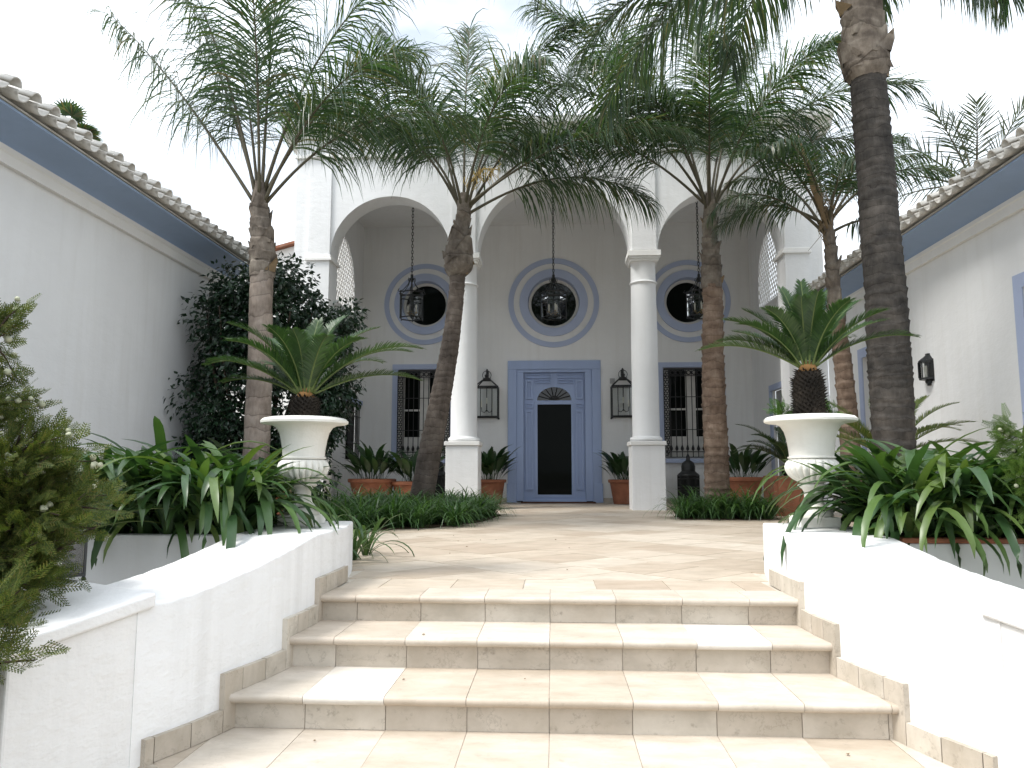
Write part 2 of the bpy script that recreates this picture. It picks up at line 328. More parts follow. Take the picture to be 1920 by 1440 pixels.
# ------------------------------------------------------------------ ground and terrace
GZ = -0.92
g = struct(MB().add([(-1500, -1500, GZ), (1500, -1500, GZ), (1500, 1500, GZ), (-1500, 1500, GZ)], [(0, 1, 2, 3)]).build('ground', 'grass_ground'))
terr = MB().box(-4.9, 4.9, 6.2, 19.6, GZ + .004, -.006); terr.box(-1.95, 1.95, 4.606, 6.2, GZ + .004, -.006)
terrace = struct(terr.build('terrace', 'riser'))
GAP = .0025
def slab(x0, x1, y0, y1, jig=0):
    return MB().box(x0 + GAP, x1 - GAP, y0 + GAP, y1 - GAP, -.022, jig)
# straight rows behind the top nosing
JX = -.03; SW = .358
rws = [(4.605, 5.0, .30)]
for y0, y1, sh in rws:
    k = -4
    while True:
        x0 = JX + sh * .9 + k * .43; k += 1
        if x0 > 1.28: break
        a, b = max(x0, -1.28), min(x0 + .43, 1.28)
        if b - a < .05: continue
        slab(a, b, y0, y1, rnd.uniform(-.002, 0)).build('paving_slab', 'paving', terrace)
def clip(poly, ax, lim, keep_less):
    o = []
    for i in range(len(poly)):
        p, q = poly[i], poly[(i + 1) % len(poly)]; ip = (p[ax] <= lim) == keep_less; iq = (q[ax] <= lim) == keep_less
        if ip: o.append(p)
        if ip != iq: t = (lim - p[ax]) / (q[ax] - p[ax]); o.append((p[0] + (q[0] - p[0]) * t, p[1] + (q[1] - p[1]) * t))
    return o
# diagonal slabs over the rest of the terrace: the near ones one by one, the far ones joined
far = MB(); S = .42; c45 = math.sqrt(.5); tiles = []
for i in range(-30, 50):
    for j in range(-50, 30):
        u0, v0 = i * S * 1.5, j * S + (i % 2) * S * .5
        q = [(u0 + GAP, v0 + GAP), (u0 + S * 1.5 - GAP, v0 + GAP), (u0 + S * 1.5 - GAP, v0 + S - GAP), (u0 + GAP, v0 + S - GAP)]
        q = [(c45 * (a + b), 5 + c45 * (a - b)) for a, b in q][::-1]
        cx = sum(p[0] for p in q) / 4; cy = sum(p[1] for p in q) / 4
        xl = 1.33 if cy < 5.1 else (1.9 if cy < 6.2 else 4.44)
        q = clip(q, 1, 5.004, False) if q else q
        for ax, lm, kl in ((1, 17.45, True), (0, xl, True), (0, -xl, False)):
            if len(q) > 2: q = clip(q, ax, lm, kl)
        if len(q) < 3: continue
        ar = abs(sum(q[k][0] * q[(k + 1) % len(q)][1] - q[(k + 1) % len(q)][0] * q[k][1] for k in range(len(q)))) / 2
        if ar < .004: continue
        tiles.append((cy, cx, q))
tiles.sort(key=lambda t: t[0] + .15 * abs(t[1])); n1 = 0
for cy, cx, q in tiles:
    if n1 < 260 and abs(cx) < 2.6:
        MB().prism(q, 'z', -.022, rnd.uniform(-.002, .0)).build('paving_slab', 'paving', terrace); n1 += 1
    else: far.prism(q, 'z', -.022, -.001)
fo = far.build('paving', 'paving', terrace); fo['kind'] = 'stuff'

# ------------------------------------------------------------------ staircase
stairs = thing('stone_staircase', 'cream travertine steps climbing between the two curved white walls', 'staircase', (0, 3.4, GZ))
def sb(mb, name, mat, **k):
    mb.v = [(x, y - 3.4, z - GZ) for x, y, z in mb.v]; return mb.build(name, mat, stairs, **k)
steps = [(4.30, 0.0, 1.37, 4.605), (3.89, -.14, 1.40, None), (3.425, -.29, 1.50, None), (2.96, -.44, 1.66, None), (2.50, -.59, 1.80, None), (2.04, -.74, 2.05, None)]
TH = .038
new = {(2, -3), (1, 2)}
newr = {(2, -3)}
for i, (yn, z, hw, yb) in enumerate(steps):
    yb = yb or steps[i - 1][0] + .05
    zb = steps[i + 1][1] if i + 1 < len(steps) else GZ
    k = -9
    while JX + k * SW < hw:
        x0, x1 = max(JX + k * SW, -hw), min(JX + (k + 1) * SW, hw); kk = k; k += 1
        if x1 - x0 < .03: continue
        d = rnd.uniform(-.002, .001)
        prof = [(yn + .012, z - TH)] + [(yn + .016 - .016 * math.cos(R(a)), z - .018 + .018 * math.sin(R(a)) + d) for a in (-40, -10, 20, 50, 75, 90)] + [(yb, z + d), (yb, z - TH)]
        mb = MB().prism(prof, 'x', x0 + .0012, x1 - .0012)
        if i == 3 and x0 <= -hw + .001:
            mb.v = [(x, y + (max(0, .16 * (1 - (x - x0) / .18)) if y < yn + .1 else 0), zz) for x, y, zz in mb.v]
        sb(mb, 'tread', 'tread_new' if (i, kk) in new else 'tread', auto=50)
        rj = .044 + rnd.uniform(0, .003)
        sb(MB().box(x0 + .002, x1 - .002, yn + rj, yn + .10, zb, z - TH - .001), 'riser', 'riser')
# solid core under the treads
core = MB()
for i, (yn, z, hw, yb) in enumerate(steps):
    core.box(-hw + .01, hw - .01, yn + .052, (4.60 if i == 0 else steps[i - 1][0] + .051), GZ + .002, z - .005)
sb(core, 'core', 'riser')

# ------------------------------------------------------------------ curved walls beside the stairs
INN = [(1.42, 5.42, .335), (1.36, 5.1, .335), (1.325, 4.85, .335), (1.325, 4.3, .332), (1.342, 4.0, .30), (1.372, 3.77, .265), (1.412, 3.6, .236), (1.458, 3.42, .206), (1.50, 3.27, .183), (1.555, 3.12, .166), (1.62, 2.98, .158)]
OUT = [(1.96, 5.42, .335), (1.90, 5.1, .335), (1.87, 4.85, .33), (1.87, 4.45, .318), (1.885, 4.18, .285), (1.91, 3.98, .25), (1.945, 3.82, .222), (1.985, 3.66, .196), (2.03, 3.53, .176), (2.09, 3.40, .162), (2.16, 3.28, .155)]
def plan(side):
    a = catmull(INN, 5); b = catmull(OUT, 5); return [Vector((p.x * side, p.y, p.z)) for p in a], [Vector((p.x * side, p.y, p.z)) for p in b]
def cheek(side, label):
    t = thing('curved_garden_wall', label, 'wall', (1.6 * side, 4.0, GZ), 0, 'curved walls flanking the stairs')
    a, b = plan(side); n = len(a); v = []; f = []; off = Vector((1.6 * side, 4.0, GZ)); rr = random.Random(3 + side)
    sec = []
    for i in range(n):
        ax = (b[i] - a[i]).normalized(); w = rr.uniform(-.0025, .0025); r = .014
        sec.append([Vector((a[i].x, a[i].y, GZ - .05)), a[i] + Vector((0, 0, -r + w)), a[i] + ax * r * .3 + Vector((0, 0, -r * .3 + w)), a[i] + ax * r + Vector((0, 0, w)), b[i] - ax * r + Vector((0, 0, w)), b[i] + Vector((0, 0, -r + w)), Vector((b[i].x, b[i].y, GZ - .05))])
    m = len(sec[0])
    for s in sec: v += [p - off for p in s]
    for i in range(n - 1):
        for k in range(m - 1): q = (i * m + k, i * m + k + 1, (i + 1) * m + k + 1, (i + 1) * m + k); f.append(q if side > 0 else q[::-1])
    f.append(tuple(range(m)) if side < 0 else tuple(range(m))[::-1]); f.append(tuple(range((n - 1) * m, n * m)))
    MB().add(v, f).build('wall', 'plaster_wall', t, auto=50)
    # end pier with its sloping coping
    P = [(1.60, 3.02), (1.86, 2.60), (2.46, 2.98), (2.2, 3.40)]; Z = [.15, .05, .05, .15]
    def pier(pp, z0, z1):
        mb = MB(); q = [Vector((x * side, y, 0)) - Vector((off.x, off.y, 0)) for x, y in pp]; vv = [(p.x, p.y, zz - GZ) for p, zz in zip(q, z0)] + [(p.x, p.y, zz - GZ) for p, zz in zip(q, z1)]
        ff = [(3, 2, 1, 0), (4, 5, 6, 7), (0, 1, 5, 4), (1, 2, 6, 5), (2, 3, 7, 6), (3, 0, 4, 7)]
        return mb.add(vv, ff if side < 0 else [x[::-1] for x in ff])
    pier(P, [GZ - .05] * 4, Z).build('pier', 'plaster_wall', t, bevel=.01)
    C = [(1.575, 3.03), (1.855, 2.565), (2.50, 2.97), (2.22, 3.44)]
    pier(C, [.151, .046, .046, .151], [.205, .098, .098, .205]).build('coping', 'plaster_wall', t, bevel=.008)
    # skirting tiles stepping down the inner face
    ic = [p for p in a]
    def at(y):
        for i in range(n - 1):
            if (a[i].y - y) * (a[i + 1].y - y) <= 0 and a[i].y != a[i + 1].y:
                k = (y - a[i].y) / (a[i + 1].y - a[i].y); return a[i] + (a[i + 1] - a[i]) * k
        return a[-1] if y < 3 else a[0]
    def tile(y0, y1, z0, z1):
        p, q = at(y0), at(y1); d = (q - p); d.z = 0; nrm = Vector((-d.y, d.x, 0)).normalized()
        if nrm.x * side > 0: nrm = -nrm
        th = .026; pts = [p + nrm * -.004, q + nrm * -.004, q + nrm * th, p + nrm * th]
        vv = [(w.x - off.x, w.y - off.y, z0 - GZ) for w in pts] + [(w.x - off.x, w.y - off.y, z1 - GZ + rnd.uniform(-.002, .002)) for w in pts]
        MB().add(vv, [(3, 2, 1, 0), (4, 5, 6, 7), (0, 1, 5, 4), (1, 2, 6, 5), (2, 3, 7, 6), (3, 0, 4, 7)]).build('skirting_tile', 'riser', t)
    H = .095
    for i, (yn, z, hw, yb) in enumerate(steps[:4]):
        top = 4.86 if i == 0 else steps[i - 1][0] - .028
        zn = steps[i + 1][1]
        yb0 = yn + .095; ym = top - (top - yb0) * .52
        if top - yb0 > .1:
            tile(top, ym + .0015, z + .001, z + H); tile(ym - .0015, yb0 + .0015, z + .001, z + H)
        if i < 3: tile(yb0 - .0015, yn - .025, zn + .001, z + H)
        else: tile(yb0 - .0015, yn + .06, zn, z + H)
    return t
cheek(-1, 'curved white plaster wall with the glass lantern on its coping')
cheek(1, 'curved white plaster wall beside the peeling planters')

# ------------------------------------------------------------------ raised planters behind the walls
pl = thing('planter', 'long white masonry planter behind the curved wall with the glass lantern', 'planter', (-3.0, 5.4, GZ))
MB().box(-1.88, 1.02, -.84, -.74, 0, 1.225).build('front_panel', 'peeling', pl, bevel=.012).data.materials[0] = M['plaster']
MB().box(-1.88, 1.02, .70, .78, 0, 1.19).build('back_panel', 'plaster', pl); MB().box(-1.88, -1.80, -.739, .699, 0, 1.19).build('side_panel', 'plaster', pl); MB().box(.94, 1.02, -.739, .699, 0, 1.15).build('side_panel', 'plaster', pl)
MB().box(-1.8, .94, -.739, .699, 1.0, 1.15).build('soil', 'soil', pl)
for k, (x0, x1, y0, lab) in enumerate([(1.98, 2.66, 4.58, 'peeling terracotta box planter, red rim showing, behind the right-hand curved wall'), (2.70, 3.75, 4.54, 'whitewashed box planter next to the red rimmed one')]):
    t = thing('planter', lab, 'planter', ((x0 + x1) / 2, y0, GZ)); w = (x1 - x0) / 2; H = 1.225 - .015 * k
    mat = 'peeling' if k == 0 else 'plaster'
    MB().box(-w, w, 0, .09, 0, H - .03).build('front_panel', mat, t, bevel=.01); MB().box(-w, w, 1.3, 1.38, 0, H - .03).build('back_panel', mat, t)
    for s in (-1, 1): MB().box(s * w - (.08 if s > 0 else 0), s * w + (.08 if s < 0 else 0), .091, 1.299, 0, H - .03).build('side_panel', mat, t)
    MB().box(-w - .004, w + .004, -.012, .10, H - .029, H).build('rim', 'terracotta' if k == 0 else 'plaster', t, bevel=.008)
    MB().box(-w + .08, w - .08, .091, 1.299, H - .25, H - .07).build('soil', 'soil', t)
# ------------------------------------------------------------------ houses on both sides
def tile_mesh(up):
    mb = MB(); r0, r1, ln, n = (.066, .052, .46, 8) if up else (.078, .064, .46, 8); v = []; f = []
    for e, (x, k) in enumerate(((0, 1.0), (ln, .86))):
        for r in (r0, r1):
            for i in range(n + 1):
                th = math.pi * i / n; s = 1 if up else -1; v.append((x, r * k * math.cos(th), s * r * k * math.sin(th)))
    m = n + 1
    for i in range(n):
        f += [(i, i + 1, 2 * m + i + 1, 2 * m + i), (m + i, 3 * m + i, 3 * m + i + 1, m + i + 1), (i, m + i, m + i + 1, i + 1), (2 * m + i, 2 * m + i + 1, 3 * m + i + 1, 3 * m + i)]
    f += [(0, 2 * m, 3 * m, m), (n, m + n, 3 * m + n, 2 * m + n)]
    return mb.add(v, f).mesh('tile', 'tile', True)
cover_me, pan_me = tile_mesh(True), tile_mesh(False)
def side_house(side, y0, y1, label, openings):
    t = thing('side_house', label, 'house', (side * 4.9, (y0 + y1) / 2, GZ)); ox, oy = side * 4.9, (y0 + y1) / 2
    def B(mb, name, mat, **k):
        mb.v = [(x - ox, y - oy, z - GZ) for x, y, z in mb.v]; return mb.build(name, mat, t, **k)
    holes = [[(a, zb), (b, zb), (b, zt), (a, zt)] for a, b, zb, zt in openings]
    X = lambda d: side * (4.9 + d)
    B(plate([(y0, GZ), (y1, GZ), (y1, 3.56), (y0, 3.56)], holes, 'x', X(0), X(.35)), 'wall', 'plaster')
    B(MB().box(*sorted((X(.351), X(6))), y1 - .35, y1, GZ, 3.56), 'end_wall', 'plaster')
    pr = [(X(.001), 3.40), (X(-.05), 3.40), (X(-.05), 3.50), (X(-.062), 3.515), (X(-.062), 3.561), (X(.001), 3.561)]
    B(MB().prism(pr if side < 0 else pr[::-1], 'y', y0, y1 + .05), 'cornice', 'trim')
    cove = [(X(-.055), 3.5625)] + [(X(-.055 - .36 * (1 - math.cos(R(a)))), 3.5625 + .115 * math.sin(R(a))) for a in range(15, 91, 15)] + [(X(-.415), 3.70), (X(.3), 3.70), (X(.3), 3.5625)]
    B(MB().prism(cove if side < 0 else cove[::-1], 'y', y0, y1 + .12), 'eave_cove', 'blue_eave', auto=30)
    rb = [(X(-.43), 3.703), (X(-.43), 3.72), (X(5.5), 3.72 + 5.93 * math.tan(R(19))), (X(5.5), 3.70)]
    B(MB().prism(rb if side < 0 else rb[::-1], 'y', y0, y1 + .14), 'roof_deck', 'roof_plain')
    k = 0; y = y1 + .08; lo = 5.0 if side < 0 else 6.6
    sl = R(19)
    while y > lo:
        for r in range(2):
            dx = -.52 + r * .40; zz = 3.79 + (dx + .52) * math.tan(sl)
            rz = 0 if side > 0 else math.pi
            j = rnd.uniform(-.012, .012)
            share('roof_tile', pan_me, t, (X(dx) - ox, y - oy, zz + .012 - GZ), (0, -sl, rz + rnd.uniform(-.03, .03)))
            share('roof_tile', cover_me, t, (X(dx - .012 + j) - ox, y - .125 - oy, zz + .02 - GZ + rnd.uniform(-.004, .006)), (rnd.uniform(-.05, .05), -sl, rz + rnd.uniform(-.04, .04)))
        y -= .25
    for a, b, zb, zt in openings:
        o = B(MB().box(*sorted((X(-.018), X(.001))), a - .15, a, zb, zt + .15), 'window_surround', 'blue'); o2 = o
        B(MB().box(*sorted((X(-.018), X(.001))), b, b + .15, zb, zt + .15), 'window_surround', 'blue'); B(MB().box(*sorted((X(-.018), X(.001))), a + .001, b - .001, zt, zt + .15), 'window_surround', 'blue')
        w = B(MB().box(*sorted((X(.25), X(.27))), a, b, zb, zt), 'window', 'glass_dark')
        def S(mb, nm, mat): mb.v = [(x - ox, y - oy, z - GZ) for x, y, z in mb.v]; return mb.build(nm, mat, w)
        for yy in (a, (a + b) / 2 - .03, b - .06): S(MB().box(*sorted((X(.2), X(.249))), yy, yy + .06, zb, zt), 'mullion', 'shutter')
        for zz in (zb, (zb + zt) / 2, zt - .06): S(MB().box(*sorted((X(.205), X(.248))), a + .061, b - .061, zz, zz + .055), 'rail', 'shutter')
    return t
side_house(-1, -3, 11.0, 'shaded white house with a blank wall, blue cove and wavy tiles', [])
side_house(1, -3, 13.9, 'sunlit white house with blue window surrounds and a tiled eave', [(11.05, 12.38, .75, 2.48), (6.4, 8.14, .75, 2.60)])

# ------------------------------------------------------------------ villa with the arcade
villa = thing('villa', 'white arcaded villa with round windows and a blue front door', 'villa', (0, 14.0, 0))
def V(mb, name, mat, parent=None, **k):
    mb.v = [(x, y - 14.0, z) for x, y, z in mb.v]; return mb.build(name, mat, parent or villa, **k)
YF, YB, YW = 14.06, 14.55, 17.5
SP = 4.78
arch_out = [(-4.95, SP), (-4.25, SP)] + arc(-3.1, SP, 1.15, 180, 0, 40)[1:-1] + [(-1.95, SP), (-1.43, SP)] + arc(0, SP, 1.43, 180, 0, 48)[1:-1] + [(1.43, SP), (1.95, SP)] + arc(3.1, SP, 1.15, 180, 0, 40)[1:-1] + [(4.25, SP), (4.95, SP), (4.95, 7.3), (-4.95, 7.3)]
V(plate(arch_out, [], 'y', YF, YB), 'arcade_wall', 'plaster', auto=30)
for s in (-1, 1):
    V(MB().box(*sorted((s * 4.25, s * 4.95)), YF, YB, -.03, SP - .001), 'pier', 'plaster')
    x0, x1 = sorted((s * 4.25, s * 4.68))
    V(MB().box(x0 - .0, x1, YF - .05, YF - .001, -.03, SP - .111), 'pilaster', 'plaster')
    xi, xo = (s * 4.20, s * 4.72)
    V(MB().box(*sorted((xi, xo)), YF - .09, YB + .04, SP - .11, SP - .055).box(*sorted((xi + s * .02, xo - s * .02)), YF - .07, YB + .02, SP - .054, SP - .002), 'impost', 'trim', bevel=.008)
    V(MB().box(x0 + .01, x1, YF - .045, YF - .001, SP + .001, 6.699), 'pilaster', 'plaster')
    V(MB().box(s * 1.69 - .225, s * 1.69 + .225, YF - .045, YF - .001, SP + .01, 6.699), 'pilaster', 'plaster')
# cornices
V(MB().box(-4.98, 4.98, YF - .055, YF - .001, 6.70, 6.76).box(-4.72, -4.23, YF - .10, YF - .056, 6.70, 6.765).box(4.23, 4.72, YF - .10, YF - .056, 6.70, 6.765), 'string_course', 'trim', bevel=.01)
V(MB().prism([(YF - .0, 7.08), (YF - .06, 7.10), (YF - .10, 7.18), (YF - .22, 7.24), (YF - .24, 7.36), (YB + .2, 7.36), (YB + .2, 7.08)], 'x', -5.2, 5.2), 'cornice', 'trim')
# roof slab, ceiling, back and side walls
V(MB().box(-4.94, 4.94, YB + .001, 19.5, 6.45, 7.25), 'ceiling', 'plaster')
cw = [(0., 4.58, .60), (-3.0, 4.58, .55), (3.08, 4.58, .55)]
holes = [[(x + r * math.cos(2 * math.pi * i / 48), z + r * math.sin(2 * math.pi * i / 48)) for i in range(48)] for x, z, r in cw]
holes += [[(-1.0, .0), (1.0, .0), (1.0, 3.14), (-1.0, 3.14)], [(-3.6, 1.0), (-2.4, 1.0), (-2.4, 3.04), (-3.6, 3.04)], [(2.48, 1.0), (3.72, 1.0), (3.72, 3.04), (2.48, 3.04)]]
V(plate([(-4.94, -.02), (4.94, -.02), (4.94, 6.449), (-4.94, 6.449)], holes, 'y', YW, YW + .35), 'back_wall', 'plaster')
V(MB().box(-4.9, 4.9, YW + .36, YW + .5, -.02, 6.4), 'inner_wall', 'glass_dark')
lat_o = lambda: [(14.85, 4.2), (16.75, 4.2)] + [(15.8 + .95 * math.cos(R(a)), 4.72 + 1.0 * math.sin(R(a))) for a in range(0, 181, 8)]
for s in (-1, 1):
    hs = [lat_o()]
    if s > 0: hs.append([(15.0, .02), (15.98, .02), (15.98, 2.33), (15.0, 2.33)])
    else: hs.append([(16.3, .95), (17.25, .95), (17.25, 2.2), (16.3, 2.2)])
    V(plate([(YB + .001, -.02), (YW - .001, -.02), (YW - .001, 6.449), (YB + .001, 6.449)], hs, 'x', *sorted((s * 4.48, s * 4.54))), 'side_wall', 'plaster')
    # pierced screen
    mb = MB(); poly = lat_o(); xs = s * 4.50
    def inside(y, z): return z > 4.2 and 14.85 < y < 16.75 and (z < 4.72 or ((y - 15.8) / .95) ** 2 + ((z - 4.72) / 1.0) ** 2 < 1)
    P_ = .19
    for sg in (-1, 1):
        for k in range(-40, 60):
            c = k * P_; run = None
            for q in range(0, 241):
                y = 14.8 + q * 2.0 / 240; z = 4.2 + sg * (y - 15.8) * 1.45 + c
                ok = inside(y, z)
                if ok and run is None: run = (y, z)
                if (not ok or q == 240) and run is not None:
                    if abs(y - run[0]) > .02:
                        d = Vector((0, y - run[0], z - run[1])).normalized(); nn = Vector((0, -d.z, d.y)) * .012; a = Vector((xs, *run)); b = Vector((xs, y, z)); tx = Vector((.006, 0, 0))
                        vv = [a - nn - tx, a + nn - tx, b + nn - tx, b - nn - tx, a - nn + tx, a + nn + tx, b + nn + tx, b - nn + tx]
                        mb.add(vv, [(0, 1, 2, 3), (7, 6, 5, 4), (0, 4, 5, 1), (2, 6, 7, 3), (1, 5, 6, 2), (0, 3, 7, 4)])
                    run = None
    V(mb, 'lattice_screen', 'trim')['kind'] = 'stuff'
# side door (right) and barred side window (left) inside the porch
V(MB().box(4.44, 4.479, 15.98, 16.1, .0, 2.45).box(4.44, 4.479, 14.88, 15.0, .0, 2.45).box(4.442, 4.479, 15.0, 15.98, 2.33, 2.45), 'side_door_surround', 'blue')
V(MB().box(4.55, 4.58, 15.001, 15.979, .021, 2.329), 'side_door', 'grey_metal')
sw = V(MB().box(-4.58, -4.55, 16.301, 17.249, .951, 2.199), 'side_window', 'glass_dark')
V(MB().box(-4.479, -4.40, 16.15, 17.4, 2.2, 2.3), 'lintel', 'blue', sw)
for k in range(9): V(MB().tube([(-4.43, 16.32 + k * .113, .95), (-4.43, 16.32 + k * .113, 2.2)], .011, 6), 'bar', 'iron', sw)
for zz in (1.3, 1.9): V(MB().box(-4.44, -4.42, 16.25, 17.3, zz, zz + .025), 'rail', 'iron', sw)
# columns
def column(x):
    yc = 14.30
    c = V(MB().box(x - .30, x + .30, yc - .30, yc + .30, -.03, 1.16), 'column', 'plaster', bevel=.012)
    V(MB().box(x - .325, x + .325, yc - .325, yc + .325, 1.161, 1.235), 'plinth_cap', 'trim', c, bevel=.01)
    pf = [(.245, 1.236), (.285, 1.25), (.298, 1.275), (.285, 1.31), (.258, 1.325), (.25, 1.345), (.248, 2.2), (.244, 3.2), (.232, 4.12), (.232, 4.18), (.255, 4.19), (.262, 4.205), (.255, 4.22), (.232, 4.23), (.23, 4.56), (.245, 4.60)]
    V(MB().lathe(pf, 40, (x, yc, 0)), 'shaft', 'plaster', c, auto=35)
    V(MB().box(x - .265, x + .265, yc - .265, yc + .265, 4.585, 4.63).box(x - .285, x + .285, yc - .285, yc + .285, 4.631, 4.67).box(x - .305, x + .305, yc - .305, yc + .305, 4.671, 4.779), 'capital', 'trim', c, bevel=.008)
column(-1.69); column(1.69)
# round windows
for i, (x, z, r) in enumerate(cw):
    k = 1.0 if i == 0 else .915
    w = V(MB().lathe([(r - .005, 0), (r - .005, .015)], 48), 'round_window', 'glass_mirror' if i == 0 else 'glass_dark'); 
    w.data.transform(Matrix.Translation((x, YW + .20 - 14.0, z)) @ Matrix.Rotation(R(90), 4, 'X') @ Matrix.Translation((0, 14.0, 0)))
    def ringp(r0, r1, ya, yb, nm, mat):
        mb = MB(); v = []; n = 64
        for (rr, yy) in ((r0, ya), (r1, ya), (r1, yb), (r0, yb)):
            for j in range(n): v.append((x + rr * math.cos(2 * math.pi * j / n), yy, z + rr * math.sin(2 * math.pi * j / n)))
        f = [(a * n + j, a * n + (j + 1) % n, ((a + 1) % 4) * n + (j + 1) % n, ((a + 1) % 4) * n + j) for a in range(4) for j in range(n)]
        return V(mb.add(v, f), nm, mat, w, auto=40)
    ringp(.93 * k, 1.05 * k, YW - .03, YW + .01, 'outer_ring', 'blue')
    ringp(r, .79 * k, YW - .045, YW + .01, 'inner_ring', 'blue')
    # cove into the reveal and sash
    mb = MB(); v = []; n = 64; pr = [(r + .0005, YW - .044), (r - .012, YW + .02), (r - .015, YW + .18), (r - .02, YW + .198)]
    for rr, yy in pr:
        for j in range(n): v.append((x + rr * math.cos(2 * math.pi * j / n), yy, z + rr * math.sin(2 * math.pi * j / n)))
    f = [(a * n + j, (a + 1) * n + j, (a + 1) * n + (j + 1) % n, a * n + (j + 1) % n) for a in range(3) for j in range(n)]
    V(mb.add(v, f), 'reveal', 'blue', w, smooth=True)
    ringp(r - .078, r - .017, YW + .13, YW + .19, 'sash', 'shutter')
# front door
door = V(MB().box(-1.06, -.86, YW - .05, YW + .05, .03, 3.02).box(.86, 1.06, YW - .05, YW + .05, .03, 3.02).box(-1.06, 1.06, YW - .05, YW + .05, 3.021, 3.22), 'front_door', 'door_blue', bevel=.006)
def D(mb, nm, mat='door_blue', **k): return V(mb, nm, mat, door, **k)
D(MB().box(-.859, -.70, YW - .02, YW + .06, .03, 2.95).box(.70, .859, YW - .02, YW + .06, .03, 2.95).box(-.859, .859, YW - .02, YW + .06, 2.951, 3.02), 'jamb', bevel=.005)
fan = [(-.42, 2.30)] + arc(0, 2.30, .40, 180, 0, 20) + [(.42, 2.30)]
fanh = arc(0, 2.31, .395, 180, 0, 24)
D(plate([(-.699, .05), (.699, .05), (.699, 2.95), (-.699, 2.95)], [[(a, 2.31 + (b - 2.31) * .78) for a, b in fanh], [(-.41, .15), (.41, .15), (.41, 2.22), (-.41, 2.22)]], 'y', YW + .07, YW + .12), 'door_leaf')
D(MB().box(-.41, .41, YW + .10, YW + .13, .16, 2.22), 'door_glass', 'glass_dark'); D(MB().box(-.4, .4, YW + .09, YW + .115, 2.31, 2.64), 'fanlight', 'glass_mirror')
D(plate([(-.45, .10), (.45, .10), (.45, 2.29), (-.45, 2.29)], [[(-.385, .17), (.385, .17), (.385, 2.22), (-.385, 2.22)]], 'y', YW + .055, YW + .0695), 'screen_frame', bevel=.004)
sp = MB()
for a in range(20, 180, 20): sp.tube([(0, YW + .075, 2.32), (.39 * math.cos(R(a)), YW + .075, 2.31 + .305 * math.sin(R(a)))], .013, 5)
sp.tube([(x, YW + .075, 2.315 + (b - 2.31) * .25) for x, b in [(a * .28, b) for a, b in fanh]], .012, 5)
D(sp, 'fanlight_bars', 'iron')
def panel(x0, x1, z0, z1, d=.04):
    D(plate([(x0, z0), (x1, z0), (x1, z1), (x0, z1)], [[(x0 + d, z0 + d), (x1 - d, z0 + d), (x1 - d, z1 - d), (x0 + d, z1 - d)]], 'y', YW + .025, YW + .0695), 'panel_moulding', bevel=.004)
for s in (-1, 1):
    a, b = sorted((s * .49, s * .66)); panel(a, b, .28, 2.08); panel(a, b, 2.14, 2.24, .02); panel(a, b, 2.34, 2.78)
    a, b = sorted((s * .06, s * .66)); panel(a, b, 2.82, 2.92, .02); a, b = sorted((s * .08, s * .44)); panel(a, b, 2.70, 2.79, .02)
    a, b = sorted((s * .86, s * 1.08)); D(MB().box(a, b, YW - .075, YW - .051, .0, .42), 'plinth_block', bevel=.006)
D(MB().box(-.72, .72, YW + .0, YW + .069, .0, .06), 'threshold')
# barred windows
def barred(x0, x1):
    w = V(MB().box(x0 + .03, x1 - .03, YW + .16, YW + .18, 1.03, 3.02), 'window', 'glass_dark')
    S = lambda mb, nm, mat, **k: V(mb, nm, mat, w, **k)
    xm = (x0 + x1) / 2
    S(MB().box(x0 - .14, x0, YW - .02, YW + .01, .98, 3.04).box(x1, x1 + .14, YW - .02, YW + .01, .98, 3.04).box(x0 - .14, x1 + .14, YW - .02, YW + .01, 3.041, 3.16), 'surround', 'blue')
    S(MB().box(x0 - .18, x1 + .18, YW - .10, YW + .02, .88, .975), 'sill', 'blue', bevel=.01)
    for a in (x0 + .001, xm - .11, x1 - .13): S(MB().box(a, a + (.22 if abs(a - xm + .11) < .01 else .129), YW + .10, YW + .159, 1.001, 3.039), 'mullion', 'shutter')
    S(MB().box(x0 + .131, xm - .111, YW + .105, YW + .158, 2.08, 2.12).box(xm + .111, x1 - .131, YW + .105, YW + .158, 2.08, 2.12), 'transom', 'shutter')
    S(MB().box(x0 + .131, xm - .111, YW + .105, YW + .158, 1.0, 1.48).box(xm + .111, x1 - .131, YW + .105, YW + .158, 1.0, 1.48), 'lower_panel', 'shutter')
    yb = YW - .05
    n = 9
    for k in range(n):
        x = x0 + .14 + (x1 - x0 - .28) * k / (n - 1); S(MB().tube([(x, yb, 1.0), (x, yb, 3.02)], .010, 6), 'bar', 'iron')
        S(MB().lathe([(.001, 0), (.03, .03), (.036, .07), (.018, .12), (.001, .17)], 6, (x, yb, 1.14)), 'spear', 'iron'); 
        if k < n - 1: S(MB().tube(ring_pts((x + (x1 - x0 - .28) / (n - 1) / 2, yb, 2.92), .045, 'y', 10), .014, 4, closed=True), 'ring', 'iron')
    for za, zb_, dd in ((1.0, 1.02, .012), (1.12, 1.14, .012), (2.84, 2.855, .012), (2.98, 3.02, .012), (1.62, 1.635, .008), (2.36, 2.375, .008)): S(MB().box(x0, x1, yb - dd, yb + dd, za, zb_), 'rail', 'iron')
    for a in (x0 + .055, x1 - .055):
        sc = MB().tube([(a - .055, yb, 1.02), (a - .055, yb, 2.98)], .01, 5).tube([(a + .055, yb, 1.02), (a + .055, yb, 2.98)], .01, 5)
        z = 1.08
        while z < 2.95: sc.tube(ring_pts((a - .014, yb, z), .036, 'y', 9), .011, 4, closed=True).tube(ring_pts((a + .018, yb, z + .055), .032, 'y', 9), .011, 4, closed=True); z += .105
        S(sc, 'scroll_band', 'iron')
barred(-3.6, -2.4); barred(2.48, 3.72)
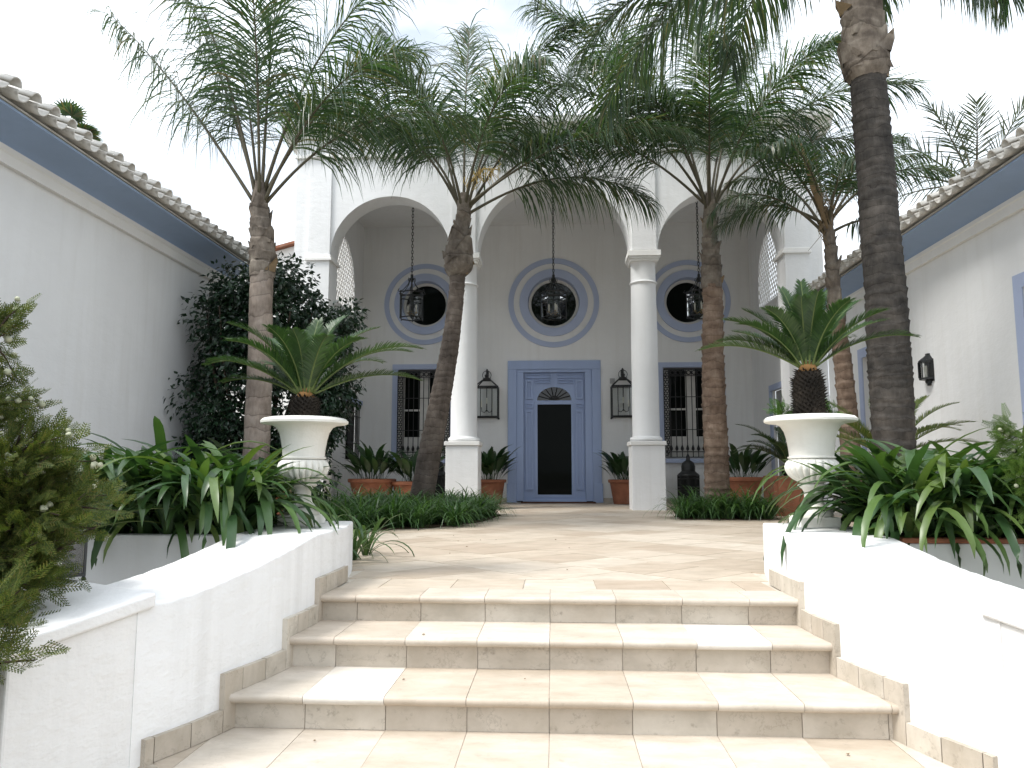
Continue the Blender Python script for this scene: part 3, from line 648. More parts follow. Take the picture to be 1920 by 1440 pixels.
V(MB().box(1.27, 1.38, YW - .03, YW - .001, 2.68, 2.80).box(1.29, 1.36, YW - .035, YW - .0305, 2.74, 2.78), 'intercom', 'grey_metal')
V(MB().box(-4.43, -1.07, YW - .02, YW - .001, 0, .1).box(1.09, 4.43, YW - .02, YW - .001, 0, .1), 'baseboard', 'riser')
dm = tag(MB().box(-.75, .9, 16.95, 17.38, .001, .022).build('doormat', 'mat', bevel=.005), 'flat brown doormat in front of the blue door', 'doormat')
# house far behind on the left
bh = thing('background_house', 'plain white house with a shallow tiled verge behind the shaded house', 'house', (-7.6, 19.4, GZ))
mb = MB().prism([(-2.6, 0), (2.4, 0), (2.4, 7.95), (-2.6, 6.65)], 'y', 0, 4); mb.build('wall', 'trim', bh)
MB().prism([(-2.9, 6.585), (2.5, 7.99), (2.5, 8.06), (-2.9, 6.655)], 'y', -.18, 4.2).build('roof_verge', 'terracotta', bh)

# ------------------------------------------------------------------ lanterns
def hanging(x, y, zt, zb, ztop, rz, label):
    t = thing('hanging_lantern', label, 'lantern', (x, y, zb), rz, 'lanterns hung in the arches')
    H = zt - zb; r = .26; hb = H * .60
    fr = MB(); hexp = [(r * math.cos(R(60 * k + 30)), r * math.sin(R(60 * k + 30))) for k in range(6)]
    for zz, k in ((0.03, 1), (hb, 1), (hb * .84, 1.0)): fr.tube([(a * k, b * k, zz) for a, b in hexp], .014, 5, closed=True)
    for a, b in hexp:
        fr.tube([(a, b, .0), (a, b, hb + .03)], .011, 5)
        fr.tube([(a * 1.12, b * 1.12, hb + .06), (a * 1.22, b * 1.22, hb + .015), (a * 1.08, b * 1.08, hb), (a * .75, b * .75, hb + .05), (a * .32, b * .32, hb + .18), (a * .14, b * .14, H - .06)], .009, 5)
        fr.tube([(a * .1, b * .1, H - .1), (a * .3, b * .3, H - .06), (a * .32, b * .32, H - .12)], .008, 4)
    fr.tube([(0, 0, H - .14), (0, 0, H + .02)], .03, 8); fr.tube([(0, 0, .15), (0, 0, H - .1)], .01, 6)
    fr.build('frame', 'lamp_iron', t)
    gl = MB()
    for k in range(6):
        (a, b), (c, d) = hexp[k], hexp[(k + 1) % 6]; q = .97; gl.add([(a * q, b * q, .05), (c * q, d * q, .05), (c * q, d * q, hb - .02), (a * q, b * q, hb - .02)], [(0, 1, 2, 3)])
    gl.build('glass', 'glass', t)
    for k in range(3):
        a = R(120 * k + 20); cx, cy = .10 * math.cos(a), .10 * math.sin(a)
        c = MB().tube([(0, 0, .14), (cx * .6, cy * .6, .10), (cx, cy, .15)], .008, 5).lathe([(.028, .15), (.03, .165)], 8, (cx, cy, 0)).build('candle_arm', 'brass', t)
        MB().lathe([(.013, .166), (.013, .26), (.017, .28), (.012, .31), (.002, .34)], 8, (cx, cy, 0)).build('candle', 'candle', c, smooth=True)
    ch = MB(); z = H + .01; k = 0
    while z < ztop - zb:
        el = []
        for i in range(10):
            th = 2 * math.pi * i / 10; u, w = .020 * math.cos(th), .042 * math.sin(th); el.append((u, 0, z + .035 + w) if k % 2 else (0, u, z + .035 + w))
        ch.tube(el, .0075, 4, closed=True); z += .066; k += 1
    ch.build('chain', 'lamp_iron', t)
hanging(-2.98, 15.7, 4.80, 3.85, 6.46, .1, 'hexagonal black iron lantern on a chain in the arch over the leaning palm')
hanging(0, 15.7, 4.75, 3.83, 6.46, .5, 'hexagonal black iron lantern hanging before the middle round window')
hanging(3.0, 15.7, 4.72, 3.82, 6.46, .3, 'hexagonal black iron lantern hanging behind the straight brown palm trunk')
def wall_lantern(x, label):
    t = thing('wall_lantern', label, 'lantern', (x, YW, 1.92), 0, 'wall lanterns beside the door')
    w, d, h = .26, .30, .68; fr = MB()
    cs = [(-w, -.04), (w, -.04), (w, -.04 - d), (-w, -.04 - d)]
    for a, b in cs: fr.box(a - .014, a + .014, b - .014, b + .014, -.02, h)
    for zz in (0, h): fr.tube([(a, b, zz) for a, b in cs], .017, 6, closed=True)
    fr.tube([(-.13, -.04 - d, 0), (-.13, -.04 - d, h)], .01, 5).tube([(.13, -.04 - d, 0), (.13, -.04 - d, h)], .01, 5)
    for a, b in cs: fr.tube([(a, b, h), (a * .38, -.19 + (b + .19) * .38, h + .15)], .014, 5); fr.lathe([(.022, -.05), (.026, -.03), (.02, -.01)], 6, (a, b, 0))
    fr.tube([(a * .38, -.19 + (b + .19) * .38, h + .15) for a, b in cs], .014, 5, closed=True); fr.lathe([(.09, h + .15), (.10, h + .19), (.04, h + .22), (.05, h + .27), (.02, h + .3)], 10, (0, -.19, 0))
    fr.tube(ring_pts((0, -.19, h + .27), .10, 'y', 14), .008, 4, closed=True).tube([(0, -.19, h + .2), (0, -.19, h + .38), (0, -.12, h + .41), (0, -.002, h + .36)], .02, 6)
    fr.box(-.03, .03, -.02, -.002, h + .2, h + .40); fr.build('frame', 'lamp_iron', t)
    gl = MB()
    for k in range(4):
        (a, b), (c, e) = cs[k], cs[(k + 1) % 4]; gl.add([(a, b, .02), (c, e, .02), (c, e, h - .02), (a, b, h - .02)], [(0, 1, 2, 3)])
    gl.build('glass', 'glass', t)
    ca = MB().tube([(0, -.19, h), (0, -.19, .12)], .012, 6)
    for s in (-1, 1): ca.tube([(0, -.19, .16), (s * .05, -.19, .10), (s * .11, -.19, .12), (s * .12, -.19, .22)], .009, 5)
    ca.build('candelabra', 'lamp_iron', t)
    for xx, zz in ((0, .3), (-.12, .22), (.12, .22)): MB().lathe([(.016, 0), (.016, .11), (.012, .13), (.003, .17)], 8, (xx, -.19 - (.001 if xx == 0 else 0), zz)).build('candle', 'candle', t)
wall_lantern(-1.53, 'square black wall lantern next to the leaning palm column')
wall_lantern(1.55, 'square black wall lantern under the small intercom')
# lantern on the right-hand house
t = thing('wall_lamp', 'small black half lantern fixed to the sunlit house wall', 'lamp', (4.9, 10.23, 1.80))
mb = MB(); pts = [(0, .11), (-.07, .10), (-.12, .05), (-.12, -.05), (-.07, -.10), (0, -.11)]
mb.prism(pts, 'z', .075, .10); mb.prism(pts, 'z', .305, .325)
for (a, b), k in zip(pts, range(6)): mb.box(a - .006, a + .006, b - .006, b + .006, .1, .306)
top = [(a * .3, b * .3) for a, b in pts]; v = [(a, b, .326) for a, b in pts] + [(a * 1.0, b, z) for (a, b), z in zip(top, [.40] * 6)]
mb.add(v, [(i, i + 1, i + 7, i + 6) for i in range(5)] + [(6, 7, 8, 9, 10, 11)]); mb.box(-.035, 0, -.03, .03, .395, .42)
mb.prism([(a * .4, b * .4) for a, b in pts], 'z', .03, .076); mb.box(-.03, 0, -.03, .03, 0, .04); mb.box(-.012, -.001, -.115, .115, .05, .34)
mb.build('frame', 'lamp_iron', t)
gl = MB(); gl.add([(a * .94, b * .94, z) for z in (.1, .305) for a, b in pts], [(i, i + 1, i + 7, i + 6) for i in range(5)]); gl.build('glass', 'glass', t)
MB().lathe([(.02, .11), (.02, .18), (.03, .22), (.02, .26)], 8, (-.05, 0, 0)).build('bulb', 'candle', t)
# pierced floor lanterns by the windows
def floor_lantern(x, y, label):
    t = thing('floor_lantern', label, 'lantern', (x, y, 0.0), .2, 'pierced metal floor lanterns'); b = MB()
    w = .22; n = 8; pr = [(w * math.cos(R(45 * k + 22)), w * math.sin(R(45 * k + 22))) for k in range(8)]
    for a, c in pr: b.tube([(a, c, .02), (a, c, .62)], .014, 5)
    for z in (.06, .12, .30, .36, .54, .60): b.tube([(a, c, z) for a, c in pr], .018, 5, closed=True)
    for k in range(8):
        (a, c), (d, e) = pr[k], pr[(k + 1) % 8]
        for q in (.2, .4, .6, .8): b.tube([(a + (d - a) * q, c + (e - c) * q, .06), (a + (d - a) * q, c + (e - c) * q, .6)], .009, 4)
    b.build('cage', 'lamp_iron', t)
    MB().lathe([(.15, .03), (.15, .60)], 8).build('liner', 'lamp_iron', t)
    MB().lathe([(.23, .61), (.22, .64), (.19, .66), (.145, .70), (.15, .80), (.12, .88), (.05, .93), (.04, .97), (.045, 1.0), (.01, 1.07)], 12).build('dome', 'lamp_iron', t, auto=40)
    MB().lathe([(.24, .0), (.24, .03), (.22, .05)], 12).build('base', 'lamp_iron', t)
floor_lantern(2.85, 16.7, 'pierced dark metal floor lantern between the white column and brown palm')
floor_lantern(-2.55, 16.7, 'pierced dark metal floor lantern behind the leaning palm trunk')
# glass storm lantern on the left coping
t = thing('glass_lantern', 'glass box lantern with black edges standing on the wall coping', 'lantern', (-2.20, 3.33, .203), R(-28)); w = .085; mb = MB()
for a in (-w, w):
    for b in (-w, w): mb.box(a - .006, a + .006, b - .006, b + .006, .02, .40); mb.lathe([(.006, 0), (.011, .006), (.006, .02)], 6, (a, b, 0))
for z in (.02, .39):
    mb.box(-w, w, -w - .006, -w + .006, z, z + .012); mb.box(-w, w, w - .006, w + .006, z, z + .012); mb.box(-w - .006, -w + .006, -w + .006, w - .006, z, z + .012); mb.box(w - .006, w + .006, -w + .006, w - .006, z, z + .012)
mb.box(-w + .006, w - .006, -w + .006, w - .006, .02, .026); mb.build('frame', 'lamp_iron', t)
for k in range(4): MB().box(-w + .007, w - .007, -w - .002, -w + .002, .033, .389).build('pane', 'glass', t).rotation_euler = (0, 0, k * math.pi / 2)
MB().lathe([(.03, .027), (.03, .15), (.026, .155)], 14).build('candle', 'candle', t, auto=40)

# ------------------------------------------------------------------ urns
def urn(x, y, label):
    t = thing('garden_urn', label, 'urn', (x, y, .334), 0, 'white urns on the wall ends'); t.scale = (1, 1, .965)
    MB().box(-.125, .125, -.125, .125, 0, .065).build('base_slab', 'urn', t, bevel=.006)
    MB().lathe([(.115, .066), (.118, .08), (.108, .105), (.085, .125), (.066, .15), (.056, .19), (.056, .225), (.07, .25), (.09, .262), (.095, .272), (.08, .28)], 32).build('foot', 'urn', t, auto=60)
    def rf(r, z, th): k = max(0, math.sin(math.pi * min(1, max(0, (z - .285) / .155)))) ** .5; return r * (1 - .17 * k * (1 - abs(math.sin(th * 11)) ** .6))
    MB().lathe([(.06, .281), (.09, .292), (.125, .312), (.152, .338), (.168, .368), (.172, .395), (.163, .422), (.145, .44), (.135, .444)], 176, rf=rf).build('bowl', 'urn', t, auto=60)
    MB().lathe([(.13, .445), (.148, .45), (.15, .458), (.138, .464), (.143, .52), (.152, .58), (.165, .63), (.188, .668), (.222, .686), (.272, .690), (.288, .696), (.29, .712), (.272, .729), (.236, .737), (.205, .734), (.19, .70), (.17, .66)], 48).build('body', 'urn', t, auto=50)
    MB().lathe([(.175, .66), (.175, .685)], 24).build('soil', 'soil', t)
    return t
urn(-1.69, 5.12, 'white fluted urn holding the low wide cycad'); urn(1.67, 5.12, 'white fluted urn holding the tall trunked cycad')

# ------------------------------------------------------------------ plants
def rachis(base, az, el, Ln, droop, n=22, curve=1.6, twist=0.):
    p = Vector(base); pts = [p.copy()]; e = R(el); a = R(az); ds = Ln / n
    for i in range(n):
        s = (i + .5) / n; ee = e - droop * s ** curve; aa = a + twist * s
        p = p + Vector((math.cos(ee) * math.cos(aa), math.cos(ee) * math.sin(aa), math.sin(ee))) * ds; pts.append(p.copy())
    return pts
def sample(pts, s):
    x = s * (len(pts) - 1); i = min(int(x), len(pts) - 2); k = x - i; return pts[i].lerp(pts[i + 1], k), (pts[i + 1] - pts[i]).normalized()
def palm_frond(parent, base, az, el, Ln, droop, rr, mat='palm', nl=105, ll=1.05, lw=.019, pet=.27, rad=.026, plum=.42, g=.62, curve=1.6):
    pts = rachis(base, az, el, Ln, droop, 22, curve, rr.uniform(-.25, .25)); m = len(pts)
    o = MB().tube(pts, [rad * (1 - .88 * (i / (m - 1)) ** .8) for i in range(m)], 6).build('frond', 'petiole', parent, smooth=True)
    mb = MB(); up = Vector((0, 0, 1))
    for k in range(nl):
        s = pet + (1 - pet) * ((k + rr.random() * .8) / nl) ** .95
        p, t = sample(pts, min(s, .999)); b = t.cross(up)
        if b.length < .05: b = Vector((math.sin(R(az)), -math.cos(R(az)), 0))
        b.normalize(); n = b.cross(t); q = (s - pet) / (1 - pet)
        for sd_ in (-1, 1):
            if rr.random() < .04: continue
            ln = ll * (.45 + .75 * math.sin(math.pi * min(1, .12 + q * .80)) ** .7) * rr.uniform(.8, 1.15) * (1 - .35 * q)
            al = R(62 - 34 * q + rr.uniform(-6, 6)); ro = rr.gauss(-.05, plum)
            d = t * math.cos(al) + (b * sd_ * math.cos(ro) + n * math.sin(ro)) * math.sin(al); d.normalize()
            gg = g * rr.uniform(.75, 1.3); c = p.copy(); seg = ln / 4; w = lw * rr.uniform(.8, 1.2); v = []; ac = d.cross(n)
            if ac.length < .1: ac = d.cross(b)
            ac.normalize()
            for j, ww in enumerate((.5, 1.0, .85, .5)):
                v += [c - ac * w * ww * .5, c + ac * w * ww * .5]; c = c + d * seg; d = (d + Vector((0, 0, -gg * (.6 + .5 * j)))).normalized(); ac = (ac - d * ac.dot(d)).normalized()
            v.append(c); mb.add(v, [(0, 1, 3, 2), (2, 3, 5, 4), (4, 5, 7, 6), (6, 7, 8)])
    mb.build('leaflets', mat, o)['kind'] = 'stuff'
    return o
def trunk_mesh(pts, rads, mat, parent, name='trunk', spacing=.11, amp=.012, seed=0, n=26, rough=.006):
    rr = random.Random(seed); pp = catmull(pts, 34); rs = catmull([(r, 0, 0) for r in rads], 34); v = []; Lc = 0; m = len(pp)
    ph = [rr.uniform(0, 6.28) for _ in range(9)]; edges = [-.2]; amps = []
    while edges[-1] < 14: edges.append(edges[-1] + spacing * rr.uniform(.55, 1.5)); amps.append(rr.uniform(.25, 1.4))
    import bisect
    for i, p in enumerate(pp):
        if i: Lc += (p - pp[i - 1]).length
        for k in range(n):
            th = 2 * math.pi * k / n; w = Lc + .02 * math.sin(th + ph[0] + Lc * 1.3) + .009 * math.sin(3 * th + ph[1] + Lc * 2) + .005 * math.sin(7 * th + ph[4])
            q = max(0, min(len(amps) - 1, bisect.bisect(edges, w) - 1)); fr_ = (w - edges[q]) / (edges[q + 1] - edges[q])
            r = rs[i].x + amp * amps[q] * (fr_ ** 2 - .3) + rough * (.5 * math.sin(5 * th + ph[2] + Lc * 6) + .4 * math.sin(2 * th + ph[3] + Lc * 2.3) + .35 * math.sin(9 * th + ph[5] - Lc * 17))
            v.append((p.x + r * math.cos(th), p.y + r * math.sin(th), p.z))
    f = [(i * n + k, i * n + (k + 1) % n, (i + 1) * n + (k + 1) % n, (i + 1) * n + k) for i in range(m - 1) for k in range(n)] + [tuple(range((m - 1) * n, m * n))]
    return MB().add(v, f).build(name, mat, parent, smooth=True)
def rel(pts, o): return [(x - o[0], y - o[1], z - o[2]) for x, y, z in pts]
def palm(name, label, base, tpts, trad, tmat, crown, fronds, sheath=None, seed=1, group='queen palms in the courtyard', **kw):
    t = thing(name, label, 'palm tree', base, 0, group); rr = random.Random(seed)
    sp_ = kw.pop('spacing', .11); am = kw.pop('amp', .012)
    trunk_mesh(rel(tpts, base), trad, tmat, t, 'trunk', sp_, am, seed)
    if sheath: trunk_mesh(rel(sheath[0], base), sheath[1], sheath[2], t, 'crownshaft', .16, .02, seed + 9, rough=.014)
    if sheath:
        sp2 = catmull(rel(sheath[0], base), 10); sr2 = catmull([(r, 0, 0) for r in sheath[1]], 10)
        for q in range(11):
            i = int((.08 + .72 * q / 11) * (len(sp2) - 1)); p = sp2[i]; r = sr2[i].x; a = q * 2.4 + rr.uniform(-.3, .3); d = Vector((math.cos(a), math.sin(a), 0)); sd2 = Vector((-math.sin(a), math.cos(a), 0)); hh = rr.uniform(.10, .26); wd = r * rr.uniform(.75, 1.0); ot = rr.uniform(.015, .05)
            b0 = p + d * r * .86; pts_ = [b0 - sd2 * wd - d * r * .25, b0 + d * r * .22, b0 + sd2 * wd - d * r * .25]; tp_ = b0 + d * (ot + r * .12) + Vector((0, 0, hh)); t2 = tp_ + sd2 * wd * .35 + Vector((0, 0, -hh * rr.uniform(.1, .35))); t1 = tp_ - sd2 * wd * .35 + Vector((0, 0, -hh * rr.uniform(.0, .3))); bk = b0 - d * r * .3 + Vector((0, 0, hh * .4))
            MB().add(pts_ + [t1, tp_ + d * .01, t2, bk], [(0, 1, 4, 3), (1, 2, 5, 4), (3, 4, 5), (0, 3, 6), (2, 6, 5), (3, 5, 6)]).build('leaf_base', 'sheath' if q % 3 else 'dead', t, smooth=False)
    for (az, el, Ln, dr, *ex) in fronds:
        k = dict(kw); 
        if ex: k.update(ex[0])
        c = (crown[0] - base[0] + .05 * math.cos(R(az)), crown[1] - base[1] + .05 * math.sin(R(az)), crown[2] - base[2] + rr.uniform(-.12, .12))
        palm_frond(t, c, az, el, Ln, dr, rr, **k)
    return t
# palm in front of the ficus
tp = palm('queen_palm', 'palm with pinkish ringed trunk growing in front of the dark ficus', (-3.55, 9, 0), [(-3.56, 9, -.02), (-3.55, 9, .84), (-3.54, 9, 1.86), (-3.56, 9, 2.78), (-3.56, 9, 3.1)], [.17, .155, .146, .138, .138], 'bark_pink', (-3.62, 9, 4.05),
     [(181, 57, 3.5, .25), (166, 71, 3.5, .2), (200, 77, 3.3, .3), (90, 88, 3.0, .1, dict(plum=.9)), (3, 52, 3.0, 1.25), (335, 60, 2.8, 1.2), (30, 66, 3.3, .7), (280, 78, 3.1, .4), (130, 72, 3.3, .4), (355, 74, 3.4, .6)],
     ([(-3.56, 9, 3.05), (-3.56, 9, 3.3), (-3.585, 9, 3.58), (-3.62, 9, 3.95), (-3.63, 9, 4.25)], [.145, .15, .125, .10, .06], 'sheath'), 11, spacing=.2, amp=.006)
# leaning palm
lp = palm('queen_palm', 'leaning palm with a swollen pale crown base before the white column', (-2.03, 11.5, 0), [(-2.04, 11.5, -.02), (-1.99, 11.5, .28), (-1.80, 11.5, 1.36), (-1.65, 11.5, 2.17), (-1.53, 11.5, 2.99), (-1.485, 11.5, 3.5), (-1.48, 11.5, 3.72)], [.215, .19, .168, .147, .128, .120, .118], 'bark_mid', (-1.39, 11.5, 4.72),
     [(183, 72, 3.5, 1.6, dict(curve=1.2)), (200, 62, 3.1, 1.6), (358, 43, 4.2, .95), (7, 62, 4.1, .6), (95, 84, 3.6, .3), (165, 78, 3.7, .5), (245, 68, 2.9, 1.6), (300, 64, 3.0, 1.6), (347, 33, 3.6, 1.05), (12, 34, 3.2, 1.2), (60, 66, 3.3, 1.1), (125, 68, 3.3, 1.1), (350, 76, 3.5, .7)],
     ([(-1.48, 11.5, 3.66), (-1.47, 11.5, 3.78), (-1.46, 11.5, 3.95), (-1.455, 11.5, 4.16), (-1.41, 11.5, 4.45), (-1.385, 11.5, 4.75), (-1.37, 11.5, 5.0)], [.12, .21, .225, .19, .12, .108, .06], 'sheath'), 21, spacing=.10, amp=.010, nl=145, lw=.021)
ino = MB(); rr = random.Random(15)
for k in range(38):
    q = rr.random(); p = Vector((.66 + .55 * q, -.05 + rr.uniform(-.12, .12), 5.18 + .22 * q + rr.uniform(-.05, .1))); e = rr.uniform(.10, .26); ino.tube([p, p + Vector((rr.uniform(-.05, .05), 0, -e * .5)), p + Vector((rr.uniform(-.08, .08), rr.uniform(-.05, .05), -e))], [.005, .007, .003], 4)
ino.tube([(.64, 0, 4.75), (.74, -.02, 5.15), (.95, -.03, 5.38), (1.2, -.03, 5.36)], [.02, .016, .012, .006], 6); ino.build('flower_stalk', 'palm_yellow', lp)
# straight brown palm
palm('queen_palm', 'straight palm with brown flaking trunk rising before the barred window', (2.48, 12, 0), [(2.48, 12, -.02), (2.48, 12, .24), (2.48, 12, 1.05), (2.47, 12, 1.87), (2.48, 12, 2.71), (2.5, 12, 3.39), (2.49, 12, 3.6)], [.205, .195, .183, .175, .165, .155, .15], 'bark_brown', (2.49, 12, 4.85),
     [(180, 60, 4.2, 1.35), (193, 68, 4.2, 1.0), (166, 78, 4.1, .5), (85, 87, 3.7, .2), (16, 67, 4.0, .7), (345, 58, 3.6, 1.4), (0, 46, 3.1, 1.4), (262, 68, 3.1, 1.5), (222, 66, 3.4, 1.5), (312, 68, 3.2, 1.3), (60, 68, 3.3, 1.0), (35, 78, 3.8, .5), (188, 44, 3.5, 1.4)],
     ([(2.49, 12, 3.55), (2.49, 12, 3.9), (2.485, 12, 4.35), (2.49, 12, 4.77), (2.5, 12, 5.1)], [.155, .15, .115, .10, .06], 'sheath'), 31, spacing=.13, amp=.022, nl=145, lw=.021)
# slender palm by the lit house
fr = palm('queen_palm', 'slender young palm with a dry brown spathe close to the sunlit house', (4.14, 11, 0), [(4.15, 11, -.02), (4.13, 11, .57), (4.12, 11, 1.31), (4.09, 11, 2.06), (4.05, 11, 2.52), (4.02, 11, 2.9)], [.145, .138, .128, .122, .118, .10], 'bark_brown', (3.95, 11, 4.2),
     [(180, 48, 2.0, 1.9), (205, 62, 2.0, 1.7), (232, 60, 1.9, 1.7), (5, 62, 1.9, 1.2), (60, 62, 2.0, 1.2), (130, 66, 2.0, 1.3), (300, 60, 1.7, 1.6), (335, 48, 1.8, 1.5), (160, 38, 1.7, 1.6), (270, 55, 1.6, 1.8), (90, 82, 2.1, .4), (20, 30, 1.6, 1.3)],
     ([(4.03, 11, 2.8), (4.01, 11, 3.14), (3.99, 11, 3.77), (3.96, 11, 4.24), (3.94, 11, 4.5)], [.105, .092, .084, .07, .04], 'sheath'), 41, spacing=.12, amp=.02, ll=.55, nl=85)
sp_pts = [Vector((3.93 - 4.14, -.08, 4.15)), Vector((3.80 - 4.14, -.15, 4.55)), Vector((3.66 - 4.14, -.2, 5.0)), Vector((3.52 - 4.14, -.24, 5.5))]
MB().tube(catmull(sp_pts, 6), [.02, .022, .025, .03, .035, .042, .05, .058, .062, .06, .056, .05, .045, .04, .03, .02, .012, .008, .004], 8).build('spathe', 'dead', fr, smooth=True)
ino = MB(); rr = random.Random(5)
for k in range(22):
    p = Vector((3.9 - 4.14, -.1, 4.2)) + Vector((rr.uniform(-.1, .06), rr.uniform(-.1, .05), rr.uniform(-.1, .5))); ino.tube([p, p + Vector((rr.uniform(-.12, .1), rr.uniform(-.08, .08), -.12)), p + Vector((rr.uniform(-.16, .16), rr.uniform(-.1, .1), -.34))], [.007, .005, .003], 4)
ino.build('flower_stalk', 'dead', fr)
# big dark palm
palm('queen_palm', 'tall thick palm with dark charcoal trunk and swollen grey collar', (3.22, 7.5, 0), [(3.225, 7.5, -.02), (3.22, 7.5, .58), (3.22, 7.5, 1.11), (3.22, 7.5, 1.72), (3.22, 7.5, 2.35), (3.2, 7.5, 3.1), (3.19, 7.5, 3.75), (3.17, 7.5, 4.42), (3.165, 7.5, 4.62)], [.20, .185, .188, .193, .188, .182, .172, .167, .16], 'bark_dark', (3.14, 7.5, 6.05),
     [(188, 12, 3.8, 1.35), (176, 2, 3.4, 1.2), (203, 12, 3.5, 1.4), (350, 24, 1.5, 2.3), (20, 36, 2.2, 2.1), (182, 32, 4.2, 1.6), (193, -8, 3.0, 1.2), (150, 12, 3.4, 1.4), (60, 55, 3.0, 1.7), (110, 40, 3.0, 1.7), (250, 66, 3.0, 1.4), (300, 62, 3.0, 1.5), (90, 80, 3.0, .5), (330, 70, 3.0, 1.2), (228, 70, 3.2, 1.3)],
     ([(3.165, 7.5, 4.58), (3.16, 7.5, 4.66), (3.155, 7.5, 4.82), (3.15, 7.5, 5.16), (3.14, 7.5, 5.7), (3.14, 7.5, 6.5)], [.165, .21, .222, .205, .18, .10], 'sheath'), 51, spacing=.085, amp=.014, ll=.95, lw=.023, nl=115)
# palms rising behind the roofs
palm('queen_palm', 'grey green palm top showing over the sunlit tiled roof', (7.4, 13.4, GZ), [(7.4, 13.4, GZ), (7.4, 13.4, 5.6)], [.15, .10], 'bark_brown', (7.4, 13.4, 5.6),
     [(180, 20, 1.7, .5), (190, 45, 1.7, .4), (200, 66, 1.6, .3), (250, 55, 1.5, .5), (300, 60, 1.6, .4), (350, 55, 1.7, .4), (10, 35, 1.7, .5), (90, 75, 1.7, .3), (150, 10, 1.5, .5), (220, 15, 1.4, .6)], None, 61, 'palms behind the side houses', mat='palm_far', nl=26, ll=.55, lw=.024, plum=.5, g=.08)
fp = thing('fan_palm', 'small fan palm peeking over the shaded tiled roof', 'palm tree', (-15.25, 22.0, GZ), 0, 'palms behind the side houses')
trunk_mesh([(0, 0, 0), (0, 0, 6), (0, 0, 12.1)], [.25, .2, .16], 'bark_brown', fp, 'trunk', .2, .02, 3)
rr = random.Random(8)
for k in range(16):
    az, el = k * 360 / 16 * 2.4, rr.uniform(0, 60); b = Vector((0, 0, 12.0)); d = Vector((math.cos(R(el)) * math.cos(R(az)), math.cos(R(el)) * math.sin(R(az)), math.sin(R(el)))); tip = b + d * .7
    o = MB().tube([b, tip], .015, 4).build('frond', 'petiole', fp); mb = MB(); sdv = d.cross(Vector((0, 0, 1))).normalized(); nn = sdv.cross(d)
    for j in range(19):
        a = R(-110 + 220 * j / 18); q = d * math.cos(a) + sdv * math.sin(a); e = tip + q * .55 + Vector((0, 0, -.06)); ac = q.cross(nn).normalized() * .035; m_ = tip + q * .3; mb.add([tip, m_ - ac, e, m_ + ac], [(0, 1, 2, 3)])
    mb.build('blades', 'palm', o)['kind'] = 'stuff'

# cycads
def cycad_frond(parent, base, az, el, Ln, droop, rr, mat='cycad', ll=.115, lw=.0085, nl=95, v_up=.35, curve=1.5):
    pts = rachis(base, az, el, Ln, droop, 14, curve, rr.uniform(-.12, .12)); m = len(pts)
    o = MB().tube(pts, [.008 * (1 - .75 * i / (m - 1)) for i in range(m)], 5).build('frond', 'cycad_rib', parent, smooth=True); mb = MB(); up = Vector((0, 0, 1))
    for k in range(nl):
        s = .10 + .895 * (k + .5) / nl; p, t = sample(pts, s); b = t.cross(up)
        if b.length < .08: b = Vector((math.sin(R(az)), -math.cos(R(az)), 0))
        b.normalize(); n = b.cross(t); q = k / nl
        for sd_ in (-1, 1):
            ln = ll * min(1, .35 + q * 4) * (1 - .6 * max(0, q - .7) / .3) * rr.uniform(.92, 1.06); al = R(66 - 26 * q + rr.uniform(-4, 4)); ro = v_up + rr.uniform(-.12, .12)
            d = (t * math.cos(al) + (b * sd_ * math.cos(ro) + n * math.sin(ro)) * math.sin(al)).normalized(); ac = d.cross(n).normalized() * lw * .5
            c1 = p + d * ln * .55; c2 = p + d * ln + Vector((0, 0, -.008)); mb.add([p - ac * .8, p + ac * .8, c1 + ac, c1 - ac, c2], [(0, 1, 2, 3), (3, 2, 4)])
    mb.build('leaflets', mat, o)['kind'] = 'stuff'
def cycad(loc, label, th, tr, fronds, mat='cycad', seed=1, ll=.115, sc=1.0, nl=95):
    t = thing('cycad', label, 'cycad', loc, 0, 'cycads'); rr = random.Random(seed)
    mb = MB(); mb.lathe([(tr * .8, 0), (tr, th * .15), (tr * 1.02, th * .7), (tr * .8, th * .93), (tr * .3, th)], 20)
    trk = mb.build('trunk', 'husk', t, smooth=True); sc_ = MB()
    for k in range(int(260 * th / .3)):
        a = k * 2.39996; z = th * (.04 + .92 * k / int(260 * th / .3)); r = tr * (1.0 if z < th * .75 else 1 - .45 * (z / th - .75) / .25); d = Vector((math.cos(a), math.sin(a), .55)).normalized(); p = Vector((r * .93 * math.cos(a), r * .93 * math.sin(a), z)); s = Vector((-math.sin(a), math.cos(a), 0)) * .011
        e = p + d * rr.uniform(.02, .045); sc_.add([p - s, p + s, e + Vector((0, 0, .004)), p + Vector((0, 0, .015))], [(0, 1, 2), (1, 3, 2), (3, 0, 2)])
    sc_.build('leaf_scales', 'husk', trk)['kind'] = 'stuff'
    MB().lathe([(tr * .75, th * .9), (tr * .55, th + .02), (tr * .2, th + .05)], 14).build('crown_felt', 'cone_orange', t, smooth=True)
    for az, el, Ln, dr in fronds: cycad_frond(t, (tr * .35 * math.cos(R(az)), tr * .35 * math.sin(R(az)), th), az + rr.uniform(-6, 6), el + rr.uniform(-2, 9), Ln * sc * rr.uniform(.95, 1.14), dr + rr.uniform(-.1, .2), rr, mat, ll, .0085 * (ll / .115), nl)
